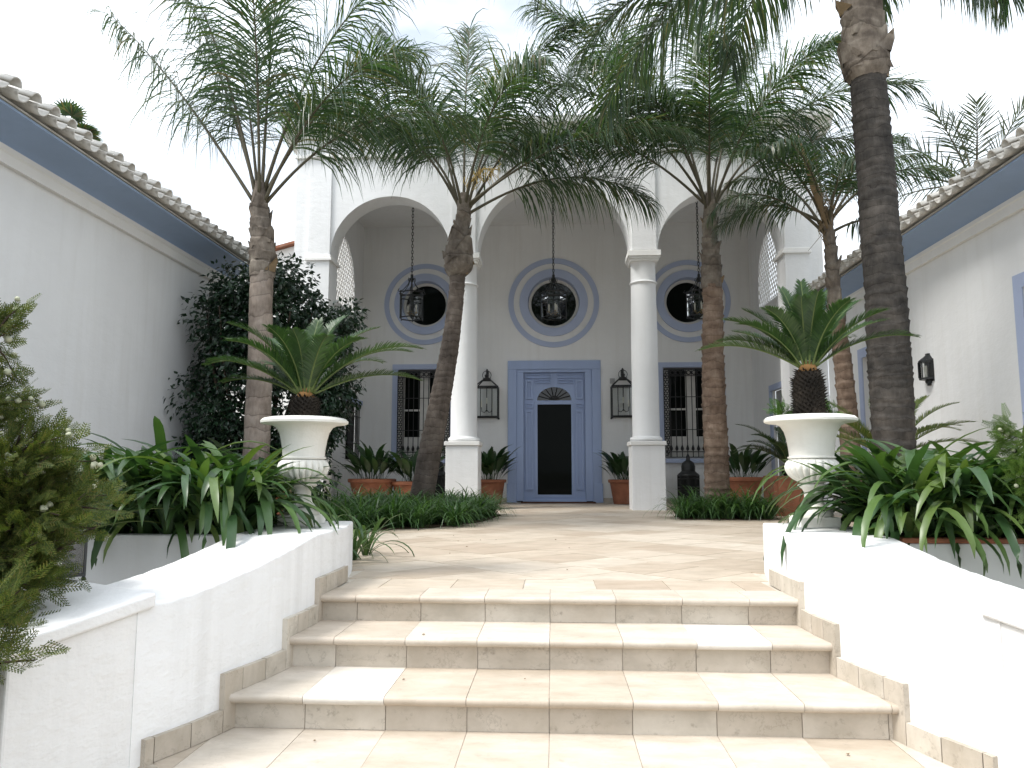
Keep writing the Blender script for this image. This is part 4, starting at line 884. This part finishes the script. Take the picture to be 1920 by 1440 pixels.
cycad((-1.69, 5.12, .995), 'low cycad with broad arching fronds in the urn before the ficus', .20, .09,
      [(178, 42, .78, .9), (168, 50, .72, .9), (190, 30, .66, .8), (200, 60, .66, .9), (150, 62, .66, .8), (120, 72, .62, .6), (90, 80, .6, .5), (60, 74, .62, .7), (30, 60, .70, .9), (8, 48, .76, 1.0), (350, 36, .78, 1.1), (0, 22, .74, .8), (335, 55, .62, 1.0), (280, 68, .55, .9), (250, 66, .55, .9), (305, 60, .55, 1.1), (225, 56, .60, 1.0), (45, 45, .68, .9), (140, 42, .68, .9), (175, 20, .6, .6), (100, 55, .6, .7)], seed=3)
cycad((1.67, 5.12, .995), 'cycad with a tall shaggy dark trunk in the urn nearest the sunlit house', .36, .095,
      [(182, 26, .62, .7), (172, 40, .62, .8), (165, 52, .60, .7), (195, 48, .56, .8), (150, 66, .58, .5), (110, 78, .56, .4), (80, 84, .56, .3), (50, 74, .58, .5), (25, 60, .62, .6), (8, 48, .66, .7), (352, 38, .66, .8), (335, 56, .56, .8), (270, 76, .50, .7), (240, 70, .50, .8), (300, 68, .50, .8), (215, 60, .54, .8), (35, 44, .60, .7), (140, 46, .58, .7), (95, 60, .55, .5)], seed=4)
cycad((3.80, 9.0, .58), 'pale yellowish cycad growing behind the thick dark palm trunk', .25, .10,
      [(10, 40, 1.0, 1.0), (0, 58, 1.0, .8), (25, 62, 1.05, .7), (350, 25, 1.0, .7), (330, 35, .9, .8), (175, 40, 1.0, .9), (165, 60, 1.0, .9), (190, 25, .9, .8), (200, 50, .9, 1.0), (90, 70, .9, .6), (60, 50, .9, .8), (130, 50, .9, .9), (270, 55, .7, 1.2), (300, 45, .8, 1.1), (240, 45, .8, 1.1)], 'cycad_pale', 5, .14)
cycad((3.75, 12.6, .62), 'dark cycad spreading from the tall terracotta box', .18, .10,
      [(180, 40, .95, 1.2), (170, 55, .95, 1.1), (195, 35, .9, 1.2), (210, 55, .9, 1.2), (150, 60, .8, 1.0), (230, 45, .8, 1.3), (90, 70, .8, .8), (20, 50, .8, 1.0), (350, 45, .8, 1.1), (270, 55, .8, 1.2), (300, 50, .8, 1.1)], 'palm', 6, .14)
cycad((-2.62, 3.9, .12), 'cycad with three stiff fronds reaching out past the conifer', .2, .09,
      [(60, 36, .62, .5), (52, 28, .66, .45), (70, 16, .72, .5), (30, 50, .5, .5), (100, 60, .5, .5), (160, 60, .5, .5), (200, 50, .5, .6), (250, 40, .5, .6)], 'cycad', 9, .07)

# strap leaf clumps (agapanthus)
def strap_meshes(n, Lr, w, droop, mat, seed, el=(48, 82), seg=12):
    rr = random.Random(seed); o = []
    for k in range(n):
        Ln = rr.uniform(*Lr); pts = rachis((0, 0, 0), 0, rr.uniform(*el), Ln, rr.uniform(*droop), seg, rr.uniform(1.0, 1.8), rr.uniform(-.35, .35)); mb = MB(); v = []; f = []
        for i, p in enumerate(pts):
            s = i / seg; ww = w * (.55 + .6 * math.sin(math.pi * min(1, .15 + .7 * s))) * (1 if s < .8 else max(.05, 1 - ((s - .8) / .2) ** 2.2)); t = (pts[min(i + 1, seg)] - pts[max(i - 1, 0)]).normalized(); b = t.cross(Vector((0, 0, 1)))
            if b.length < .05: b = Vector((0, 1, 0))
            b.normalize(); n_ = b.cross(t); v += [p - b * ww * .5 + n_ * ww * .13, p, p + b * ww * .5 + n_ * ww * .13]
        for i in range(seg): f += [(3 * i, 3 * i + 1, 3 * i + 4, 3 * i + 3), (3 * i + 1, 3 * i + 2, 3 * i + 5, 3 * i + 4)]
        o.append(mb.add(v, f).mesh('leaf', mat, True))
    return o
AG = strap_meshes(26, (.58, 1.02), .040, (1.9, 3.1), 'aga', 2); AGU = strap_meshes(5, (.5, .78), .044, (.6, 1.5), 'aga', 5, (66, 86))
def aga(x, y, z, n, label, grp, sc=1.0, seed=1):
    t = thing('agapanthus', label, 'plant', (x, y, z), 0, grp); rr = random.Random(seed)
    for k in range(n):
        me = rr.choice(AGU) if k % 5 == 0 else rr.choice(AG); a = k * 2.39996 + rr.uniform(-.3, .3); s = sc * rr.uniform(.8, 1.15)
        share('leaf', me, t, (.05 * math.cos(a) * rr.random(), .05 * math.sin(a) * rr.random(), 0), (rr.uniform(-.15, .15), rr.uniform(-.12, .12), a), (s, s, s))
kk = 0
for (x, y, z) in [(-2.02, 4.66, .28), (-2.18, 4.70, .28), (-2.36, 4.66, .28), (-2.54, 4.70, .28), (-2.74, 4.66, .28), (-2.9, 4.7, .28), (-1.99, 4.86, .25), (-2.0, 5.02, .24), (-2.14, 4.86, .25), (-2.32, 4.98, .24), (-2.46, 4.86, .25), (-2.62, 5.02, .24), (-2.80, 4.87, .25), (-2.98, 5.06, .24), (-2.2, 5.22, .24), (-2.5, 5.3, .24), (-2.75, 5.35, .26), (-2.95, 5.4, .26), (-3.2, 5.1, .22)]:
    kk += 1; aga(x, y, z, 36, 'deep green strap leaved agapanthus draped over the long white planter rim' if y < 4.8 else 'deep green strap leaved agapanthus rooted behind the long white planter rim', 'agapanthus draped over the white rim' if y < 4.8 else 'agapanthus behind the white rim', rnd.uniform(.9, 1.06) * (1.22 if y > 5.15 else 1.05), kk)
for (x, y, z) in [(2.08, 4.70, .25), (2.22, 4.73, .25), (2.4, 4.70, .25), (2.55, 4.73, .25), (2.82, 4.66, .24), (3.0, 4.7, .24), (2.08, 4.86, .24), (2.0, 5.0, .24), (2.15, 4.88, .25), (2.3, 5.05, .24), (2.45, 4.90, .25), (2.62, 5.1, .24), (2.82, 4.84, .25), (2.95, 5.05, .22), (2.2, 5.3, .24), (2.5, 5.4, .26), (2.8, 5.4, .26), (3.1, 5.25, .24)]:
    kk += 1; aga(x, y, z, 36, 'bright green strap leaved agapanthus draped over the box planter rims' if y < 4.8 else 'bright green strap leaved agapanthus rooted behind the box planter rims', 'agapanthus draped over the box rims' if y < 4.8 else 'agapanthus behind the box rims', rnd.uniform(.9, 1.06) * (1.22 if y > 5.15 else 1.05), kk)
# grassy lilies in the low beds
def bed(pts, z, name): return struct(MB().prism(pts, 'z', .001, .014).build(name, 'soil'))
bed([(-4.4, 8.6), (-2.4, 8.95), (-1.5, 9.45), (-1.0, 10.6), (-.85, 12.2), (-1.2, 13.4), (-4.4, 13.4)], .05, 'flower_bed')
bed([(1.8, 11.3), (3.1, 11.3), (3.5, 12.6), (2.9, 13.2), (2.1, 13.0)], .05, 'flower_bed')
def lily_mesh(n, seed, Lr=(.28, .5), w=.014):
    rr = random.Random(seed); mb = MB()
    for k in range(n):
        a = rr.uniform(0, 6.283); pts = rachis((rr.uniform(-.06, .06), rr.uniform(-.06, .06), 0), math.degrees(a), rr.uniform(45, 85), rr.uniform(*Lr), rr.uniform(1.2, 2.6), 6, 1.3); v = []; f = []
        for i, p in enumerate(pts):
            s = i / 6; ww = w * (1 - s ** 2.5) + .001; b = Vector((-math.sin(a), math.cos(a), 0)); v += [p - b * ww * .5, p + b * ww * .5]
        for i in range(6): f.append((2 * i, 2 * i + 1, 2 * i + 3, 2 * i + 2))
        mb.add(v, f)
    return mb.mesh('foliage', 'lily', True)
LM = [lily_mesh(70, s, (.32, .6), .017) for s in range(5)]
def lily(x, y, z, sc, label, grp):
    o = bpy.data.objects.new('lily_clump', LM[rnd.randrange(5)]); COL.objects.link(o); o.location = (x, y, z); o.rotation_euler = (0, 0, rnd.uniform(0, 6.28)); o.scale = (sc,) * 3; tag(o, label, 'plant', grp)
rr = random.Random(12)
for k in range(120):
    y = 8.95 + (k % 15) * .25 + rr.uniform(-.12, .12); xr = -2.25 if y < 9.2 else (-1.55 if y < 9.7 else (-1.2 if y < 10.7 else -.98)); x = xr - (k // 15) * .30 - rr.uniform(0, .15)
    if (x + 2.0) ** 2 + (y - 11.5) ** 2 < .07: continue
    lily(x, y, .012, rr.uniform(.9, 1.3), 'tufted grassy lily in the dark bed under the leaning palm', 'lilies under the leaning palm')
for k in range(14):
    x, y = 1.9 + (k % 7) * .2 + rr.uniform(-.06, .06), 11.42 + (k // 7) * .28 + rr.uniform(-.05, .05)
    if (x - 2.48) ** 2 + (y - 12) ** 2 > .05: lily(x, y, .012, rr.uniform(1.1, 1.45), 'tufted grassy lily around the straight brown palm', 'lilies around the brown palm')
for k, (x, y) in enumerate([(-1.58, 6.0), (-1.55, 6.35), (-1.7, 5.8)]): aga(x, y, .0, 16, 'low strap leaved plant at the terrace edge behind the urn', 'plants behind the urn', .62, 90 + k)

# broad leaved pot plants
def broad_mesh(n, seed, Lr, w):
    rr = random.Random(seed); o = []
    for k in range(n):
        Ln = rr.uniform(*Lr); pts = rachis((0, 0, 0), 0, rr.uniform(52, 86), Ln, rr.uniform(.3, 1.5), 8, 2.0); v = []; f = []
        for i, p in enumerate(pts):
            s = i / 8; ww = .010 if s < .3 else w * max(.03, math.sin(math.pi * ((s - .3) / .7) ** .8)) ; b = Vector((0, 1, 0)); v += [p - b * ww * .5 + Vector((0, 0, ww * .12)), p, p + b * ww * .5 + Vector((0, 0, ww * .12))]
        for i in range(8): f += [(3 * i, 3 * i + 1, 3 * i + 4, 3 * i + 3), (3 * i + 1, 3 * i + 2, 3 * i + 5, 3 * i + 4)]
        o.append(MB().add(v, f).mesh('leaf', 'aspid', True))
    return o
BM = broad_mesh(8, 4, (.62, .98), .135)
def pot_plant(x, y, r, h, n, sc, label, seed):
    t = thing('potted_plant', label, 'potted plant', (x, y, .0), 0, 'terracotta potted plants'); rr = random.Random(seed)
    MB().lathe([(r * .72, .002), (r * .80, h * .3), (r * .93, h * .86)], 28).build('pot', 'terracotta', t, auto=40)
    MB().lathe([(r * .93, h * .861), (r * 1.03, h * .88), (r * 1.04, h * .98), (r, h), (r * .9, h * .99), (r * .88, h * .9)], 28).build('rim', 'terracotta', t, auto=40)
    MB().lathe([(r * .87, h * .9), (r * .87, h * .93)], 20).build('soil', 'soil', t)
    for k in range(n):
        a = k * 2.39996; q = r * .7 * math.sqrt((k + .5) / n); s = sc * rr.uniform(.75, 1.15); share('leaf', rr.choice(BM), t, (q * math.cos(a), q * math.sin(a), h * .93), (rr.uniform(-.3, .3), rr.uniform(-.15, .25), a + rr.uniform(-.5, .5)), (s, s, s))
pot_plant(-1.42, 16.75, .36, .52, 60, .95, 'dark leafy plant in a terracotta pot between column and blue door', 1)
pot_plant(1.52, 16.75, .36, .52, 56, .92, 'dark leafy plant in a terracotta pot under the lantern with intercom', 2)
pot_plant(-3.55, 14.9, .45, .55, 60, .95, 'big dark leafy plant in a terracotta pot below the barred side window', 3)
pot_plant(-2.75, 14.95, .42, .50, 50, .9, 'dark leafy plant in a terracotta pot behind the leaning trunk', 4)
pot_plant(3.72, 15.6, .42, .58, 46, .85, 'dark leafy plant in a terracotta pot behind the brown palm', 5)
pot_plant(-2.95, 7.6, .30, .50, 34, .7, 'dark leafy plant in a terracotta pot close behind the urn', 6)
t = thing('planter', 'tall square terracotta box planter standing beyond the urn', 'planter', (3.75, 12.6, 0))
for s in (-1, 1):
    MB().box(s * .33 - (.05 if s > 0 else 0), s * .33 + (.05 if s < 0 else 0), -.33, .33, .0, .62).build('side_panel', 'terracotta', t, bevel=.01)
    MB().box(-.279, .279, s * .33 - (.05 if s > 0 else 0), s * .33 + (.05 if s < 0 else 0), .0, .62).build('front_panel', 'terracotta', t, bevel=.01)
MB().box(-.278, .278, -.278, .278, .4, .6).build('soil', 'soil', t)

# dark ficus against the shaded house
def leafcloud(centers, per, size, seed, tv, tf, spread, hang=.5):
    rr = np.random.default_rng(seed); mats = []
    for (c, rad) in centers:
        for _ in range(int(per * rad / .3)):
            d = rr.normal(size=3); d /= np.linalg.norm(d); p = np.array(c) + d * rad * (.55 + .5 * rr.random()) * spread
            dr = d * .7 + rr.normal(size=3) * .5; dr[2] -= hang; n = d + rr.normal(size=3) * .4 + np.array([0, 0, .5]); mats.append(frame(Vector(p), Vector(dr), Vector(n), size * rr.uniform(.7, 1.25)))
    return scatter(tv, tf, mats)
LT = [(0, 0, 0), (-.30, .38, .06), (0, .42, 0), (.30, .38, .06), (-.16, .75, .02), (.16, .75, .02), (0, 1.08, -.08)]; LF = [(0, 2, 1), (0, 3, 2), (1, 2, 4), (2, 3, 5), (2, 5, 6, 4)]
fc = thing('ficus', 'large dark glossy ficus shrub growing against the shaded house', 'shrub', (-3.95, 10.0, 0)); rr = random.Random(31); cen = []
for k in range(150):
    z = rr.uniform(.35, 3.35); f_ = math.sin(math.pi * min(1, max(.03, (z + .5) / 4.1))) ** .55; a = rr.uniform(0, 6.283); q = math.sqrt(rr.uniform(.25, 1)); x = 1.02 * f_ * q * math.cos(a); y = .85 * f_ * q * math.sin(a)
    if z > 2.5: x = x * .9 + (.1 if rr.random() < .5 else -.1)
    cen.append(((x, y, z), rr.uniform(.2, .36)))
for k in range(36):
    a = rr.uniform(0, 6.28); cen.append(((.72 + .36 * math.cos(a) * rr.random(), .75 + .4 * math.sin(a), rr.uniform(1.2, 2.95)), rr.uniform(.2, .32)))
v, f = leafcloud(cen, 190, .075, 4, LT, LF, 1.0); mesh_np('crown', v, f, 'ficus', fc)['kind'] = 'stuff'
tr = MB()
for k in range(9):
    a = k * .7; tr.tube([(0.05 * math.cos(a), .05 * math.sin(a), 0), (.2 * math.cos(a), .2 * math.sin(a), .8), (.55 * math.cos(a), .5 * math.sin(a), 1.9), (.7 * math.cos(a), .6 * math.sin(a), 2.8)], [.045, .035, .022, .01], 6)
tr.build('stem', 'twig', fc, smooth=True)

# conifers with pale cones
def spray():
    v = []; f = []
    def seg(p, q, w):
        p = Vector(p); q = Vector(q); d = (q - p).normalized(); s = Vector((-d.y, d.x, 0)) * w; k = len(v); v.extend([p - s, p + s, q + s * .7, q - s * .7]); f.append((k, k + 1, k + 2, k + 3))
    seg((0, 0, 0), (0, .16, .0), .0028)
    for i in range(7):
        y = .02 + i * .02
        for s in (-1, 1):
            ln = .062 * (1 - .09 * i); ex, ey = s * ln * .72, y + ln * .7; seg((0, y, 0), (ex, ey, .006 * s), .0026)
            for j in (.45, .8): bx_, by_ = ex * j, y + (ey - y) * j; l2 = ln * .42 * (1.15 - j); seg((bx_, by_, .004), (bx_ + s * l2 * .25, by_ + l2, .006), .0024); seg((bx_, by_, .004), (bx_ + s * l2, by_ + l2 * .25, .002), .0024)
    return [tuple(p) for p in v], f
SV, SF = spray()
def cone_mesh():
    mb = MB(); n = 8
    mb.lathe([(.002, 0), (.009, .003), (.012, .009), (.011, .015), (.006, .020), (.001, .022)], n, rf=lambda r, z, th: r * (1 + .18 * math.sin(3 * th + z * 300))); return mb.mesh('cone', 'cone', True)
CM = cone_mesh()
def conifer(loc, label, lobes, n, seed, mat, ncone, sc, branches):
    t = thing('conifer_shrub', label, 'shrub', loc, 0); rr = np.random.default_rng(seed); mats = []; cps = []; tot = sum(l[3] * l[4] * l[5] for l in lobes) ; br = MB()
    for (cx, cy, cz, rx, ry, rz) in lobes:
        c = np.array((cx, cy, cz)); k = int(n * (rx * ry * rz) / tot)
        nb = max(6, k // 14)
        for b in range(nb):
            d = rr.normal(size=3); d /= np.linalg.norm(d); d[2] = d[2] * .8 + .15; root = c + d * np.array((rx, ry, rz)) * .35 * rr.random(); tip = c + d * np.array((rx, ry, rz)) * (.45 + .75 * rr.random())
            br.tube([tuple(root), tuple((root + tip) / 2 + rr.normal(size=3) * .01), tuple(tip)], [.005, .004, .002], 4)
            for j in range(14):
                q = .25 + .75 * rr.random(); p = root + (tip - root) * q + rr.normal(size=3) * .022; dd = (tip - root); dd = dd / (np.linalg.norm(dd) + 1e-6) + rr.normal(size=3) * .42; dd[2] += .2
                mats.append(frame(Vector(p), Vector(dd), Vector(rr.normal(size=3)), sc * rr.uniform(.6, 1.1)))
            if rr.random() < ncone / max(1, nb * len(lobes)) * 3.5:
                for q in range(rr.integers(1, 4)): cps.append(tip + rr.normal(size=3) * .018)
    for pts in branches: br.tube(pts, [.018 * (1 - .7 * i / (len(pts) - 1)) for i in range(len(pts))], 6)
    br.build('branches', 'twig', t); v, f = scatter(SV, SF, mats); mesh_np('crown', v, f, mat, t)['kind'] = 'stuff'
    for p in cps[:ncone]: share('cone', CM, t, tuple(p), tuple(rr.uniform(0, 6, 3)), (rr.uniform(.8, 1.35),) * 3)
conifer((-2.35, 2.95, GZ), 'olive conifer shrub dotted with pale cones overhanging the curved wall', [(.10, -.05, 2.12, .12, .14, .20), (.06, -.05, 1.86, .20, .18, .22), (.16, 0, 1.62, .34, .26, .22), (.24, .0, 1.46, .36, .26, .20), (.30, -.02, 1.38, .32, .24, .14), (.12, -.05, 1.24, .40, .30, .20), (-.1, 0, 1.35, .3, .3, .35), (.12, -.22, 1.02, .34, .24, .16), (.24, -.28, .94, .24, .18, .10), (.10, -.38, .82, .24, .18, .14), (.04, -.42, .70, .18, .16, .12), (-.2, -.2, .7, .25, .2, .3), (.46, -.46, 1.10, .20, .14, .12), (.48, -.48, .98, .17, .12, .09), (.44, -.5, .86, .12, .10, .09)], 8600, 6, 'thuja', 170, .60,
        [[(-.25, .1, 0), (-.1, .05, .7), (.0, 0, 1.3), (.08, -.05, 2.2)], [(-.2, .05, .6), (.0, -.2, .85), (.36, -.35, .95)], [(-.2, .05, .8), (.1, 0, 1.1), (.55, .05, 1.4)], [(-.22, .08, .3), (-.05, -.3, .6), (.15, -.45, .75)]])
conifer((2.62, 4.25, GZ), 'bright green conifer shrub with yellowing base at the sunlit planter', [(-.10, 0, 1.78, .16, .15, .18), (-.04, 0, 1.56, .20, .18, .16), (.15, .0, 1.6, .3, .25, .35), (-.02, .0, 1.42, .17, .16, .12)], 1100, 9, 'thuja_green', 30, .6, [[(.2, .1, 0), (.15, .05, .9), (.0, 0, 1.5), (-.08, 0, 1.9)]])
# feathery seedling beside the right urn's cycad
conifer((1.82, 5.18, .995), 'feathery bright green fern at the foot of the tall trunked cycad', [(.0, 0, .07, .10, .09, .08), (-.30, .02, .06, .06, .06, .06)], 150, 12, 'fern', 0, .42, [[(0, 0, 0), (0, 0, .06)]])

# dry leaves lying on the paving and steps
fl = []
for k in range(4):
    rr = random.Random(70 + k); a = rr.uniform(.012, .026); fl.append(MB().add([(0, 0, .001), (a * .4, a * .35, .006), (a, 0, .003), (a * .45, -a * .3, .005), (a * .5, 0, .001)], [(0, 4, 1), (1, 4, 2), (2, 4, 3), (3, 4, 0)]).mesh('leaf', 'dead'))
rr = random.Random(77)
spots = [(rr.uniform(-1.15, 1.15), rr.uniform(4.7, 8.5), .0015) for k in range(12)] + [(rr.uniform(-1.1, 1.1), 3.95 + rr.uniform(0, .3), -.1375) for k in range(1)] + [(rr.uniform(-1.2, 1.2), 3.5 + rr.uniform(0, .35), -.2875) for k in range(2)] + [(rr.uniform(-1.2, 1.2), 3.1 + rr.uniform(0, .25), -.4375) for k in range(2)]
for k, p in enumerate(spots):
    o = share('fallen_leaf', fl[k % 4], None, p, (0, 0, rr.uniform(0, 6.28))); st = p[2] < -.1
    tag(o, 'small dry brown leaf lying on a stair tread' if st else 'small dry brown leaf lying on the terrace paving', 'leaf', 'dry leaves on the treads' if st else 'dry leaves on the terrace')
